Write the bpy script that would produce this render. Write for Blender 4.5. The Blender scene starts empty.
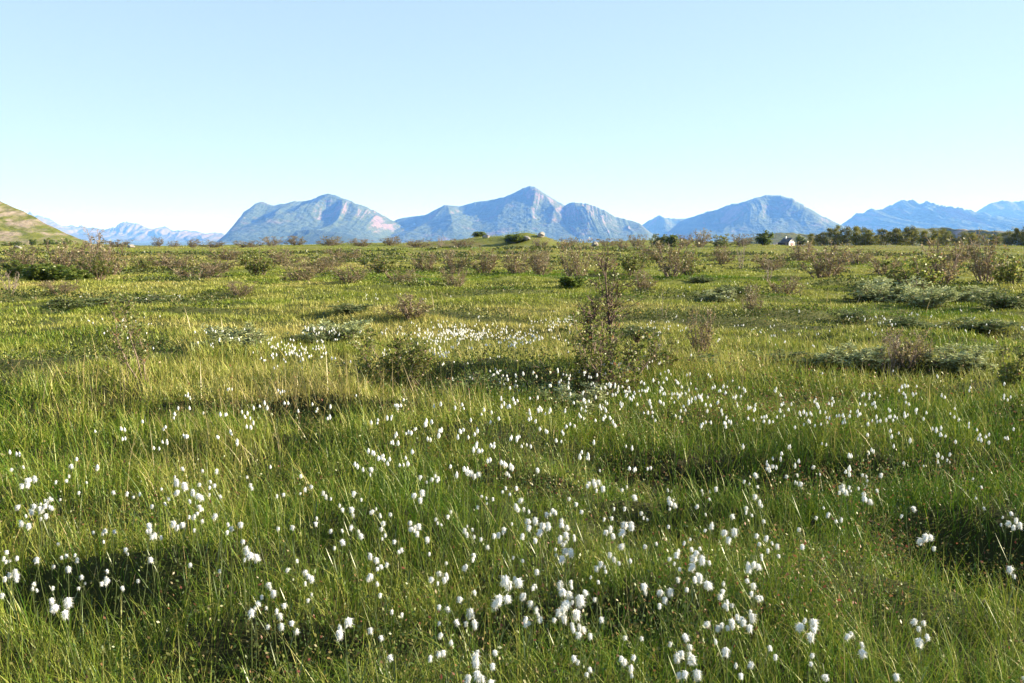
import bpy, math, random
import numpy as np
from mathutils import Vector, Matrix

R = math.radians
scene = bpy.context.scene
COL = scene.collection
rng = np.random.default_rng(7)
rnd = random.Random(11)

# ----------------------------------------------------------------------------
# camera constants (used to turn picture positions into places on the ground)
# ----------------------------------------------------------------------------
IMG_W, IMG_H = 1024.0, 683.0
FPX = 887.0
PITCH = math.atan((341.5 - 240.0) / FPX)
CAM_Z = 1.62
cP, sP = math.cos(PITCH), math.sin(PITCH)


def ray(px, py):
    u = (px - 512.0) / FPX
    v = -(py - 341.5) / FPX
    return np.array([u, cP + v * sP, -sP + v * cP])


# ----------------------------------------------------------------------------
# noise
# ----------------------------------------------------------------------------
def _hash(ix, iy, s):
    n = (ix.astype(np.int64) * 374761393 + iy.astype(np.int64) * 668265263 + s * 974634777) & 0xFFFFFFFF
    n = ((n ^ (n >> 13)) * 1274126177) & 0xFFFFFFFF
    n = (n ^ (n >> 16)) & 0xFFFFFFFF
    return n.astype(np.float64) / 4294967295.0


def vnoise(x, y, s=0):
    x = np.asarray(x, float)
    y = np.asarray(y, float)
    ix = np.floor(x)
    iy = np.floor(y)
    fx = x - ix
    fy = y - iy
    fx = fx * fx * fx * (fx * (fx * 6 - 15) + 10)
    fy = fy * fy * fy * (fy * (fy * 6 - 15) + 10)
    a = _hash(ix, iy, s)
    b = _hash(ix + 1, iy, s)
    c = _hash(ix, iy + 1, s)
    d = _hash(ix + 1, iy + 1, s)
    return (a * (1 - fx) + b * fx) * (1 - fy) + (c * (1 - fx) + d * fx) * fy


def fbm(x, y, s=0, o=4):
    t = 0.0
    amp = 0.5
    tot = 0.0
    for k in range(o):
        t = t + amp * vnoise(x * 2 ** k + 17.3 * k, y * 2 ** k - 9.1 * k, s + k)
        tot += amp
        amp *= 0.5
    return t / tot


def sstep(a, b, x):
    t = np.clip((x - a) / (b - a), 0, 1)
    return t * t * (3 - 2 * t)


def flat_at(px, py, z=0.0):
    d = ray(px, py)
    t = (z - CAM_Z) / d[2]
    return d[0] * t, d[1] * t


# hollows: (px, py, half width px, half depth px, depth m): shaded trenches between the hummocks
HOLLOWS = []
for (px, py, wx, dm, dep) in ((830, 478, 1.75, .36, .5), (985, 560, .5, .45, .37), (60, 590, .85, .28, .23),
                              (490, 398, .95, .5, .22), (565, 398, .7, .4, .10), (330, 425, .9, .35, .22), (215, 418, 1.0, .35, .16),
                              (930, 372, 1.8, .45, .22), (850, 402, 1.6, .4, .18),
                              (340, 660, .8, .22, .18), (560, 640, .5, .2, .16), (700, 500, 1.0, .2, .16), (60, 430, 1.2, .35, .15)):
    x0, y0 = flat_at(px, py)
    HOLLOWS.append((x0, y0, wx, dm, dep))
MOUNDS = []
for (px, D, wx, wy, hh) in ((505, 205, 10, 12, 1.7), (528, 198, 5, 6, 1.7), (478, 215, 12, 9, 1.0), (120, 190, 14, 14, .5),
                            (700, 230, 22, 14, 1.2), (655, 215, 12, 9, 1.1),
                            (600, 230, 14, 10, 1.0), (665, 205, 32, 16, .8), (545, 205, 20, 12, .7), (430, 210, 24, 12, .5)):
    MOUNDS.append(((px - 512) / FPX * D, D, wx, wy, hh))


def height(x, y):
    x = np.asarray(x, float)
    y = np.asarray(y, float)
    r = np.sqrt(x * x + y * y)
    h = 0.42 * (fbm(x / 2.2, y / 1.5, 3, 3) - .5) * sstep(.5, 3, r)
    h = h + 0.26 * (fbm(x / .8, y / .6, 2, 2) - .5) * sstep(.5, 2.5, r) * sstep(16, 9, r)
    h = h + 0.30 * (fbm(x / 11.0, y / 8.0, 5, 3) - .5) * sstep(4, 20, r)
    h = h + 1.5 * (fbm(x / 34.0, y / 38.0, 8, 3) - .5) * sstep(25, 120, r)
    for (x0, y0, wx, wy, dep) in HOLLOWS:
        wob = 0.25 * (vnoise(x * 1.7, y * 1.7, 31) - .5)
        d2 = ((x - x0) / wx) ** 2 + ((y - y0 + wob) / wy) ** 2
        h = h - dep * np.exp(-d2 * d2)
    for (x0, y0, wx, wy, hh) in MOUNDS:
        h = h + hh * np.exp(-((x - x0) / wx) ** 2 - ((y - y0) / wy) ** 2) * (.8 + .5 * (fbm(x / 4, y / 4, 12, 3) - .2))
    h = h - 32.0 * sstep(205, 1300, r) + 3 * (fbm(x / 300, y / 300, 14, 3) - .5) * sstep(300, 700, r)
    return h


def hz(x, y):
    return float(height(np.array([x]), np.array([y]))[0])


CAM_Z = CAM_Z + hz(0, 0)


def at(px, py, up=0.0):
    """the ground point (or a point `up` metres over the ground) on the sight line of a picture position"""
    d = ray(px, py)
    t = (up - CAM_Z) / d[2]
    for _ in range(30):
        z = hz(d[0] * t, d[1] * t) + up
        tn = (z - CAM_Z) / d[2]
        t = .6 * t + .4 * tn
    return d[0] * t, d[1] * t


def at_many(px, py, up):
    """the same for many picture positions at once"""
    px, py, up = (np.asarray(q, float) for q in (px, py, up))
    u = (px - 512.0) / FPX
    v = -(py - 341.5) / FPX
    dy = cP + v * sP
    dz = -sP + v * cP
    t = (up - CAM_Z) / dz
    for _ in range(30):
        z = height(u * t, dy * t) + up
        t = .6 * t + .4 * (z - CAM_Z) / dz
    x, y = u * t, dy * t
    return x, y, height(x, y)


def at_dist(px, D):
    x = (px - 512) / FPX * D / 1.0065
    return x, D


# ----------------------------------------------------------------------------
# materials
# ----------------------------------------------------------------------------
def new_mat(name):
    m = bpy.data.materials.new(name)
    m.use_nodes = True
    nt = m.node_tree
    nt.nodes.clear()
    out = nt.nodes.new('ShaderNodeOutputMaterial')
    return m, nt, out


def ramp(nt, stops):
    n = nt.nodes.new('ShaderNodeValToRGB')
    e = n.color_ramp.elements
    while len(e) > 1:
        e.remove(e[0])
    e[0].position = stops[0][0]
    e[0].color = (*stops[0][1], 1)
    for p, c in stops[1:]:
        k = e.new(p)
        k.color = (*c, 1)
    return n


def leaf_mat(name, stops, trans=.35, gloss=.06, rough=.45, obj_var=.0):
    """thin plant tissue: diffuse + translucent + a little sheen; colour by a per-leaf 'tint' attribute"""
    m, nt, out = new_mat(name)
    L = nt.links
    a = nt.nodes.new('ShaderNodeAttribute')
    a.attribute_name = 'tint'
    rp = ramp(nt, stops)
    L.new(a.outputs['Fac'], rp.inputs[0])
    col = rp.outputs[0]
    if obj_var:
        oi = nt.nodes.new('ShaderNodeObjectInfo')
        mr = nt.nodes.new('ShaderNodeMapRange')
        mr.inputs['To Min'].default_value = 1 - obj_var
        mr.inputs['To Max'].default_value = 1 + obj_var
        L.new(oi.outputs['Random'], mr.inputs[0])
        hs = nt.nodes.new('ShaderNodeHueSaturation')
        L.new(mr.outputs[0], hs.inputs['Value'])
        L.new(col, hs.inputs['Color'])
        col = hs.outputs[0]
    d = nt.nodes.new('ShaderNodeBsdfDiffuse')
    t = nt.nodes.new('ShaderNodeBsdfTranslucent')
    mx = nt.nodes.new('ShaderNodeMixShader')
    mx.inputs[0].default_value = trans
    L.new(col, d.inputs[0])
    L.new(col, t.inputs[0])
    L.new(d.outputs[0], mx.inputs[1])
    L.new(t.outputs[0], mx.inputs[2])
    last = mx.outputs[0]
    if gloss:
        g = nt.nodes.new('ShaderNodeBsdfGlossy')
        g.inputs['Roughness'].default_value = rough
        g.inputs[0].default_value = (.9, .9, .8, 1)
        m2 = nt.nodes.new('ShaderNodeMixShader')
        m2.inputs[0].default_value = gloss
        L.new(last, m2.inputs[1])
        L.new(g.outputs[0], m2.inputs[2])
        last = m2.outputs[0]
    L.new(last, out.inputs[0])
    return m


def plain_mat(name, col, rough=.8, noise=None, scale=5.0, bump=0.0):
    m, nt, out = new_mat(name)
    L = nt.links
    b = nt.nodes.new('ShaderNodeBsdfPrincipled')
    b.inputs['Roughness'].default_value = rough
    b.inputs['Base Color'].default_value = (*col, 1)
    if noise:
        tc = nt.nodes.new('ShaderNodeTexCoord')
        n = nt.nodes.new('ShaderNodeTexNoise')
        n.inputs['Scale'].default_value = scale
        n.inputs['Detail'].default_value = 6
        L.new(tc.outputs['Object'], n.inputs[0])
        rp = ramp(nt, [(.3, col), (.7, noise)])
        L.new(n.outputs[0], rp.inputs[0])
        L.new(rp.outputs[0], b.inputs['Base Color'])
        if bump:
            bp = nt.nodes.new('ShaderNodeBump')
            bp.inputs['Strength'].default_value = bump
            L.new(n.outputs[0], bp.inputs['Height'])
            L.new(bp.outputs[0], b.inputs['Normal'])
    L.new(b.outputs[0], out.inputs[0])
    return m


GRASS_STOPS = [(0, (.028, .062, .008)), (.26, (.062, .142, .008)), (.50, (.185, .22, .026)), (.76, (.33, .315, .082)), (.9, (.36, .28, .10)), (1, (.45, .36, .18))]
M_grass = leaf_mat('grass_blades', GRASS_STOPS, .26, .02, .42)
M_straw = leaf_mat('dry_straw', [(0, (.30, .23, .09)), (.6, (.42, .33, .16)), (1, (.30, .17, .10))], .3, .05)
M_herb = leaf_mat('bog_herbs', [(0, (.03, .06, .012)), (.4, (.09, .13, .025)), (.7, (.16, .11, .04)), (1, (.20, .06, .04))], .3, .03)
M_heath = leaf_mat('heath_leaves', [(0, (.035, .055, .014)), (.5, (.08, .10, .024)), (.8, (.14, .105, .045)), (1, (.20, .17, .075))], .3, .02)
M_cotton = leaf_mat('cotton_hair', [(0, (.80, .79, .76)), (1, (.86, .86, .85))], .30, 0)
M_cstem = leaf_mat('cotton_stem', [(0, (.07, .11, .03)), (1, (.12, .13, .04))], .2, .06)
M_birchleaf = leaf_mat('birch_leaves', [(0, (.07, .11, .016)), (.55, (.16, .19, .038)), (.85, (.25, .24, .07)), (1, (.22, .10, .045))], .5, .03, .45, .12)
M_willow = leaf_mat('willow_leaves', [(0, (.15, .175, .06)), (.5, (.28, .31, .135)), (1, (.43, .46, .26))], .3, .03, .5, .12)
M_darkwillow = leaf_mat('dark_willow_leaves', [(0, (.045, .07, .02)), (.5, (.10, .135, .042)), (1, (.23, .26, .12))], .3, .03, .5, .12)
M_brownleaf = leaf_mat('dwarf_birch_leaves', [(0, (.10, .11, .03)), (.5, (.19, .165, .06)), (1, (.27, .17, .09))], .4, .05, .5, .15)
M_bushleaf = leaf_mat('bush_leaves', [(0, (.06, .10, .016)), (.6, (.13, .18, .032)), (1, (.24, .25, .06))], .58, .03, .45, .18)
M_treeleaf = leaf_mat('tree_leaves', [(0, (.07, .095, .014)), (.6, (.155, .16, .028)), (1, (.25, .195, .055))], .4, .03, .5, .22)
M_twig = plain_mat('twig_bark', (.135, .09, .066), .85, (.235, .17, .122), 12)
M_darktwig = plain_mat('dark_twig_bark', (.065, .038, .030), .85, (.13, .08, .06), 12)
M_paletwig = plain_mat('pale_dead_twig', (.30, .24, .19), .85, (.20, .15, .12), 12)
M_birchbark = plain_mat('birch_bark', (.12, .09, .075), .85, (.26, .22, .19), 6)
M_rock = plain_mat('lichen_rock', (.16, .145, .13), .9, (.33, .29, .255), 1.6, .5)


def meadow_mat():
    m, nt, out = new_mat('bog_turf')
    L = nt.links
    g = nt.nodes.new('ShaderNodeNewGeometry')

    def noise(scale, det=5):
        n = nt.nodes.new('ShaderNodeTexNoise')
        n.inputs['Scale'].default_value = scale
        n.inputs['Detail'].default_value = det
        L.new(g.outputs['Position'], n.inputs[0])
        return n
    n1, n2, n3 = noise(.035), noise(.6), noise(9)
    r1 = ramp(nt, [(.35, (.08, .095, .02)), (.52, (.13, .14, .028)), (.62, (.12, .10, .04))])
    L.new(n1.outputs[0], r1.inputs[0])
    r2 = ramp(nt, [(.3, (.018, .016, .008)), (.6, (.035, .038, .012))])
    L.new(n2.outputs[0], r2.inputs[0])
    # peat and moss colour also carries shade between near stems; closed turf further out
    ln = nt.nodes.new('ShaderNodeVectorMath')
    ln.operation = 'LENGTH'
    L.new(g.outputs['Position'], ln.inputs[0])
    mr = nt.nodes.new('ShaderNodeMapRange')
    mr.inputs['From Min'].default_value = 9
    mr.inputs['From Max'].default_value = 35
    L.new(ln.outputs['Value'], mr.inputs[0])
    mx = nt.nodes.new('ShaderNodeMixRGB')
    L.new(mr.outputs[0], mx.inputs[0])
    L.new(r2.outputs[0], mx.inputs[1])
    L.new(r1.outputs[0], mx.inputs[2])
    b = nt.nodes.new('ShaderNodeBsdfPrincipled')
    b.inputs['Roughness'].default_value = .95
    b.inputs['Specular IOR Level'].default_value = .1
    bp = nt.nodes.new('ShaderNodeBump')
    bp.inputs['Strength'].default_value = .6
    bp.inputs['Distance'].default_value = .06
    L.new(n3.outputs[0], bp.inputs['Height'])
    L.new(bp.outputs[0], b.inputs['Normal'])
    L.new(mx.outputs[0], b.inputs['Base Color'])
    L.new(b.outputs[0], out.inputs[0])
    return m


def slope_mat(name, rock, rock2, grass, grass2, scale, lo=.45, hi=.62, stretch=(1, 1, 1), nzlo=.55, nzhi=.85):
    """rock on steep ground and in noise patches, grass elsewhere"""
    m, nt, out = new_mat(name)
    L = nt.links
    g = nt.nodes.new('ShaderNodeNewGeometry')
    mp = nt.nodes.new('ShaderNodeMapping')
    mp.inputs['Scale'].default_value = stretch
    L.new(g.outputs['Position'], mp.inputs[0])

    def noise(sc, det=8):
        n = nt.nodes.new('ShaderNodeTexNoise')
        n.inputs['Scale'].default_value = sc
        n.inputs['Detail'].default_value = det
        n.inputs['Roughness'].default_value = .62
        L.new(mp.outputs[0], n.inputs[0])
        return n
    n1, n2, n3 = noise(scale), noise(scale * 5), noise(scale * 2.3)
    rr = ramp(nt, [(.35, rock), (.65, rock2)])
    L.new(n2.outputs[0], rr.inputs[0])
    gr = ramp(nt, [(.35, grass), (.65, grass2)])
    L.new(n3.outputs[0], gr.inputs[0])
    sep = nt.nodes.new('ShaderNodeSeparateXYZ')
    L.new(g.outputs['Normal'], sep.inputs[0])
    mr = nt.nodes.new('ShaderNodeMapRange')
    mr.inputs['From Min'].default_value = nzlo
    mr.inputs['From Max'].default_value = nzhi
    mr.inputs['To Min'].default_value = .28
    mr.inputs['To Max'].default_value = -.12
    L.new(sep.outputs['Z'], mr.inputs[0])
    ad = nt.nodes.new('ShaderNodeMath')
    L.new(n1.outputs[0], ad.inputs[0])
    L.new(mr.outputs[0], ad.inputs[1])
    st = ramp(nt, [(lo, (0, 0, 0)), (hi, (1, 1, 1))])
    L.new(ad.outputs[0], st.inputs[0])
    mx = nt.nodes.new('ShaderNodeMixRGB')
    L.new(st.outputs[0], mx.inputs[0])
    L.new(gr.outputs[0], mx.inputs[1])
    L.new(rr.outputs[0], mx.inputs[2])
    b = nt.nodes.new('ShaderNodeBsdfPrincipled')
    b.inputs['Roughness'].default_value = .95
    b.inputs['Specular IOR Level'].default_value = .1
    L.new(mx.outputs[0], b.inputs['Base Color'])
    bp = nt.nodes.new('ShaderNodeBump')
    bp.inputs['Strength'].default_value = .5
    bp.inputs['Distance'].default_value = .25 / scale
    L.new(n2.outputs[0], bp.inputs['Height'])
    L.new(bp.outputs[0], b.inputs['Normal'])
    L.new(b.outputs[0], out.inputs[0])
    return m


M_turf = meadow_mat()
M_mount = slope_mat('mountain_rock_and_grass', (.135, .095, .095), (.21, .155, .15), (.042, .062, .02), (.085, .105, .034), .0034)
M_foothill = slope_mat('wooded_foothill', (.09, .075, .07), (.14, .11, .10), (.026, .042, .014), (.05, .066, .022), .005)
M_farmount = slope_mat('bare_far_rock', (.075, .055, .052), (.15, .11, .105), (.06, .052, .04), (.09, .075, .065), .0016)
M_hill = slope_mat('hill_scree_and_heath', (.14, .115, .09), (.225, .185, .15), (.06, .075, .018), (.125, .13, .032), .16, .40, .56, (1, .45, 1.5), .5, .97)
M_rockyhill = slope_mat('rocky_heath', (.24, .19, .17), (.36, .30, .27), (.07, .085, .035), (.12, .12, .05), .02, .42, .52)


# ----------------------------------------------------------------------------
# mesh helpers
# ----------------------------------------------------------------------------
def tag(o, label=None, cat=None, group=None, kind=None):
    if label:
        o['label'] = label
    if cat:
        o['category'] = cat
    if group:
        o['group'] = group
    if kind:
        o['kind'] = kind
    return o


def np_mesh(name, V, quads=None, tris=None, tint=None, smooth=True):
    """V (n,3); quads (m,4); tris (k,3) -> mesh datablock, tint a float per vertex"""
    me = bpy.data.meshes.new(name)
    nq = 0 if quads is None else len(quads)
    ntr = 0 if tris is None else len(tris)
    me.vertices.add(len(V))
    me.vertices.foreach_set('co', np.ascontiguousarray(V, dtype=np.float32).ravel())
    loops = []
    if nq:
        loops.append(np.asarray(quads, np.int32).ravel())
    if ntr:
        loops.append(np.asarray(tris, np.int32).ravel())
    lv = np.concatenate(loops)
    me.loops.add(len(lv))
    me.loops.foreach_set('vertex_index', lv)
    me.polygons.add(nq + ntr)
    ls = np.concatenate([np.arange(nq) * 4, nq * 4 + np.arange(ntr) * 3]).astype(np.int32)
    me.polygons.foreach_set('loop_start', ls)
    me.update(calc_edges=True)
    if smooth:
        me.polygons.foreach_set('use_smooth', np.ones(nq + ntr, dtype=bool))
    if tint is not None:
        at_ = me.attributes.new('tint', 'FLOAT', 'POINT')
        at_.data.foreach_set('value', np.ascontiguousarray(tint, dtype=np.float32))
    me.update()
    return me


def link(name, me, mat=None, parent=None):
    o = bpy.data.objects.new(name, me)
    COL.objects.link(o)
    if mat is not None:
        me.materials.append(mat)
    if parent is not None:
        o.parent = parent
    return o


def empty(name, loc=(0, 0, 0), rz=0.0):
    o = bpy.data.objects.new(name, None)
    COL.objects.link(o)
    o.location = loc
    o.rotation_euler = (0, 0, rz)
    o.empty_display_size = .1
    return o


def copy_tree(o, parent=None):
    c = o.copy()
    COL.objects.link(c)
    if parent is not None:
        c.parent = parent
    for ch in list(o.children):
        copy_tree(ch, c)
    return c


class MB:
    def __init__(s):
        s.v, s.q, s.t, s.c = [], [], [], []

    def tube(s, pts, rad, n=4, tint=.5):
        b0 = len(s.v)
        up = Vector((.31, .2, .93))
        for i, p in enumerate(pts):
            d = (pts[min(i + 1, len(pts) - 1)] - pts[max(i - 1, 0)])
            if d.length < 1e-6:
                d = Vector((0, 0, 1))
            d.normalize()
            a = d.cross(up if abs(d.dot(up)) < .95 else Vector((1, 0, 0))).normalized()
            b = d.cross(a)
            for k in range(n):
                w = 2 * math.pi * k / n
                s.v.append(p + (a * math.cos(w) + b * math.sin(w)) * rad[i])
                s.c.append(tint)
        for i in range(len(pts) - 1):
            for k in range(n):
                k2 = (k + 1) % n
                s.q.append((b0 + i * n + k, b0 + i * n + k2, b0 + (i + 1) * n + k2, b0 + (i + 1) * n + k))

    def leaf(s, p, d, side, l, w, tint):
        b = len(s.v)
        s.v += [p, p + d * l * .5 + side * w * .5, p + d * l, p + d * l * .5 - side * w * .5]
        s.c += [tint] * 4
        s.q.append((b, b + 1, b + 2, b + 3))

    def box(s, x0, x1, y0, y1, z0, z1):
        b = len(s.v)
        for z in (z0, z1):
            for x, y in ((x0, y0), (x1, y0), (x1, y1), (x0, y1)):
                s.v.append(Vector((x, y, z)))
                s.c.append(.5)
        for f in ((3, 2, 1, 0), (4, 5, 6, 7), (0, 1, 5, 4), (1, 2, 6, 5), (2, 3, 7, 6), (3, 0, 4, 7)):
            s.q.append(tuple(b + i for i in f))

    def poly(s, pts):
        b = len(s.v)
        s.v += [Vector(p) for p in pts]
        s.c += [.5] * len(pts)
        if len(pts) == 4:
            s.q.append((b, b + 1, b + 2, b + 3))
        else:
            for k in range(1, len(pts) - 1):
                s.t.append((b, b + k, b + k + 1))

    def mesh(s, name, smooth=True):
        V = np.array([tuple(p) for p in s.v], dtype=np.float32)
        return np_mesh(name, V, s.q or None, s.t or None, np.array(s.c), smooth)

    def build(s, name, mat, parent=None, smooth=True):
        return link(name, s.mesh(name, smooth), mat, parent)


# ----------------------------------------------------------------------------
# SETTING: ground, sea, hills, mountains
# ----------------------------------------------------------------------------
def build_ground():
    nseg = 720
    rr = [0.0]
    r = .6
    while r < 3600:
        rr.append(r)
        r *= 1.032
    rr = np.array(rr[1:])
    th = np.linspace(0, 2 * np.pi, nseg, endpoint=False)
    RR, TH = np.meshgrid(rr, th, indexing='ij')
    X = RR * np.sin(TH)
    Y = RR * np.cos(TH)
    Z = height(X, Y)
    V = np.stack([X.ravel(), Y.ravel(), Z.ravel()], 1)
    V = np.vstack([V, [[0, 0, hz(0, 0)]]])
    n = len(rr)
    i, j = np.meshgrid(np.arange(n - 1), np.arange(nseg), indexing='ij')
    j2 = (j + 1) % nseg
    q = np.stack([i * nseg + j, i * nseg + j2, (i + 1) * nseg + j2, (i + 1) * nseg + j], -1).reshape(-1, 4)[:, ::-1]
    c = len(V) - 1
    jj = np.arange(nseg)
    t = np.stack([np.full(nseg, c), (jj + 1) % nseg, jj], 1)
    o = link('ground', np_mesh('ground', V, q, t), M_turf)
    tag(o, 'uneven boggy meadow ground reaching to the skyline', 'ground', kind='structure')


build_ground()

mw, ntw, outw = new_mat('fjord_water')
bw = ntw.nodes.new('ShaderNodeBsdfPrincipled')
bw.inputs['Base Color'].default_value = (.02, .045, .07, 1)
bw.inputs['Roughness'].default_value = .35
ntw.links.new(bw.outputs[0], outw.inputs[0])
nn = 96
V = [(38000 * math.sin(2 * math.pi * k / nn), 38000 * math.cos(2 * math.pi * k / nn), -27.0) for k in range(nn)] + [(0, 0, -27.0)]
T = [(nn, (k + 1) % nn, k) for k in range(nn)]
sea = link('sea', np_mesh('sea', np.array(V), None, T), mw)
tag(sea, 'distant flat sea at the foot of the blue mountains', 'sea', kind='structure')


def mountain(D, prof, W, base, seed, mat, label, spur=.26, sscale=1.0, nu=640, nv=200, pw=1.15, ncarve=.12, spurs=(), back=.8, name='mountain', jag=.07, finea=.048):
    """height field whose crest, at distance D, follows the skyline; spurs and gullies run down from the crest"""
    pxs = np.array([p[0] for p in prof], float)
    zs = []
    for (px, py) in prof:
        d = ray(px, py)
        zs.append(CAM_Z + d[2] / d[1] * D)
    zs = np.array(zs)
    X = (pxs - 512) / FPX * D / 1.0065   # along the crest
    u = np.linspace(X[0], X[-1], nu)
    v = np.concatenate([-np.linspace(1, 0, nv) ** 1.5, (np.linspace(0, 1, nv // 3 + 1)[1:] ** 1.3) * back])
    U, Vv = np.meshgrid(u, v, indexing='ij')
    crest = np.interp(u, X, zs)
    k = (u - u[0]) / W
    crest = crest + (fbm(u / (W * .035), u * 0 + seed, seed, 4) - .5) * (np.clip(crest - base, 0, None)) * jag + (np.abs(fbm(u / (W * .012), u * 0 + 3.3, seed + 2, 2) - .5) - .12) * (np.clip(crest - base, 0, None)) * jag * .8
    env_end = sstep(u[0], u[0] + .03 * (u[-1] - u[0]), u) * sstep(u[-1], u[-1] - .03 * (u[-1] - u[0]), u)
    # the slope below the crest: crest position drifts so that spurs sweep sideways as they come down
    warp = (fbm(U / W * 1.3, Vv * 1.2, seed + 3, 3) - .5) * W * .55 * np.abs(Vv)
    Hc = np.interp((U + warp).ravel(), u, crest).reshape(U.shape) - base
    H0 = np.repeat((crest - base)[:, None], U.shape[1], 1)
    mixv = sstep(0, .25, np.abs(Vv))
    Hc = H0 * (1 - mixv) + Hc * mixv
    Hc = np.clip(Hc, 0, None)
    a = np.abs(Vv)
    prof_v = np.clip(1 - a, 0, 1) ** pw
    # ridged spurs
    su = (U + warp * 1.6) / (W * .22 * sscale)
    sp = 1 - 2 * np.abs(vnoise(su, Vv * .9 + 5, seed + 9) - .5)
    sp2 = 1 - 2 * np.abs(vnoise(su * 2.7, Vv * 2.5 + 3, seed + 19) - .5)
    env = np.clip(a * 6, 0, 1) * (1 - a) ** .5
    Z = Hc * prof_v * (1 + env * spur * 2.2 * (sp - .55) + env * ncarve * 2 * (sp2 - .5))
    for (pt, pb, wd, amp) in spurs:     # explicit ridges: top px, foot px, half width px, height share
        xt = (pt - 512) / FPX * D
        xb = (pb - 512) / FPX * D
        cx = xt + (xb - xt) * np.clip(-Vv, 0, 1)
        w = wd / FPX * D
        rid = np.clip(1 - np.abs(U - cx) / w, 0, 1)
        Z = Z + rid * amp * Hc * prof_v * np.clip(a * 5, 0, 1) * (Vv < 0)
    fine = fbm(U / (W * .02), Vv / .02 + 7, seed + 29, 4) - .5
    Z = Z + fine * finea * Hc * np.clip(a * 8, .15, 1)
    Z = base + Z * env_end[:, None] - 30 * (1 - env_end[:, None])
    Yw = D + Vv * W
    lim = CAM_Z + (np.interp((U * D / Yw).ravel(), u, crest).reshape(U.shape) - CAM_Z) * (Yw / D) * (1 - .06 * a)
    over = Z - lim
    soft = .04 * (crest.max() - base) * np.clip(a * 10, .04, 1)
    Z = np.where(a > 1e-6, lim - soft * np.log1p(np.exp(np.clip(-over / soft, -30, 30))) + 0 * Z, Z)
    Xw = U
    nU, nV = U.shape
    V3 = np.stack([Xw.ravel(), Yw.ravel(), Z.ravel()], 1)
    i, j = np.meshgrid(np.arange(nU - 1), np.arange(nV - 1), indexing='ij')
    q = np.stack([i * nV + j, (i + 1) * nV + j, (i + 1) * nV + j + 1, i * nV + j + 1], -1).reshape(-1, 4)
    o = link(name, np_mesh(name, V3, q), mat)
    tag(o, label, 'mountain' if 'mountain' in name else 'hill', kind='structure')
    return o


SEA = -40.0
mountain(20000, [(-60, 226), (-30, 218), (0, 213), (27, 213), (40, 215), (50, 218), (60, 224), (66, 227), (72, 226), (85, 226), (100, 229), (115, 228), (120, 223), (125, 222), (138, 223),
                 (145, 227), (155, 228), (165, 227), (175, 231), (185, 230), (195, 231), (205, 234), (215, 232), (222, 233), (232, 240), (250, 247)], 3200, SEA, 41, M_farmount,
         'pale jagged far mountain ridge at the left, beside the scree hill', spur=.5, sscale=.22, ncarve=.5, jag=.22)
mountain(10500, [(185, 258), (205, 248), (215, 243), (225, 235), (235, 224), (245, 212), (255, 205), (262, 202), (268, 203), (275, 205), (285, 203), (300, 201), (310, 200), (320, 196), (331, 194),
                 (340, 196), (350, 200), (360, 204), (370, 208), (380, 213), (390, 219), (400, 225), (410, 232), (425, 242), (445, 256)], 2600, SEA, 52, M_mount,
         'broad blue mountain with a steep left end, left of the highest peak', spurs=((331, 300, 26, .35), (262, 250, 14, .25), (360, 395, 22, .22)))
mountain(7200, [(255, 258), (268, 249), (285, 240), (297, 231), (310, 229.5), (325, 231), (340, 233), (355, 238), (370, 244), (385, 249), (400, 256)], 900, SEA, 63, M_foothill,
         'low dark blue foothill in front of the broad left mountain', spur=.15, name='hill')
mountain(11500, [(370, 240), (385, 226), (398, 219), (410, 217), (425, 215), (435, 210), (445, 205), (460, 206), (475, 202), (490, 200), (505, 197), (515, 192), (523, 188), (527, 186.6), (534, 186.8), (539, 190),
                 (545, 194), (555, 200), (565, 206), (578, 215), (592, 226), (606, 238), (620, 252)], 2800, SEA, 74, M_mount,
         'highest mountain with a pointed summit near the centre of the skyline', jag=.035, spurs=((447, 470, 18, .4), (531, 575, 20, .35), (500, 500, 22, .2)))
mountain(10800, [(535, 250), (550, 226), (560, 209), (567, 204), (575, 202), (585, 203), (595, 206), (605, 211), (615, 217), (630, 220), (640, 224), (650, 232), (660, 240), (675, 252)], 2000, SEA, 85, M_mount,
         'rounded grassy blue shoulder just right of the highest summit', spurs=((575, 590, 20, .25),), name='hill')
mountain(15500, [(615, 250), (628, 236), (640, 226), (648, 221), (655, 217), (659, 215.5), (665, 218), (680, 219), (695, 217), (710, 216), (730, 218), (750, 226), (765, 245)], 2600, SEA, 96, M_mount,
         'small pointed far peak in the gap between two blue mountains')
mountain(12500, [(655, 250), (668, 232), (680, 221), (695, 216), (710, 211), (725, 206), (740, 202), (755, 197), (765, 195), (775, 196), (790, 198), (800, 203), (805, 207), (812, 211), (822, 217),
                 (835, 222), (845, 227), (860, 234), (872, 242), (885, 252)], 3000, SEA, 107, M_mount,
         'wide rounded blue mountain behind the small white house', spurs=((765, 775, 26, .3), (735, 715, 22, .25)))
mountain(15500, [(815, 250), (828, 236), (840, 225), (850, 217), (855, 213), (862, 213.5), (870, 209), (878, 210), (888, 206), (895, 201), (904, 199), (912, 201), (918, 203), (925, 202), (935, 205),
                 (950, 206), (965, 209), (975, 212), (985, 214), (1000, 217), (1024, 220), (1060, 224), (1110, 236), (1140, 248)], 3200, SEA, 118, M_mount,
         'blue mountain with several small summits above the right tree line', sscale=.7, jag=.12)
mountain(19500, [(945, 236), (960, 222), (975, 211), (985, 205), (1000, 200), (1010, 202), (1024, 200), (1050, 203), (1100, 212), (1150, 236)], 3600, SEA, 129, M_farmount,
         'faint far blue mountain at the right edge of the view')
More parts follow.
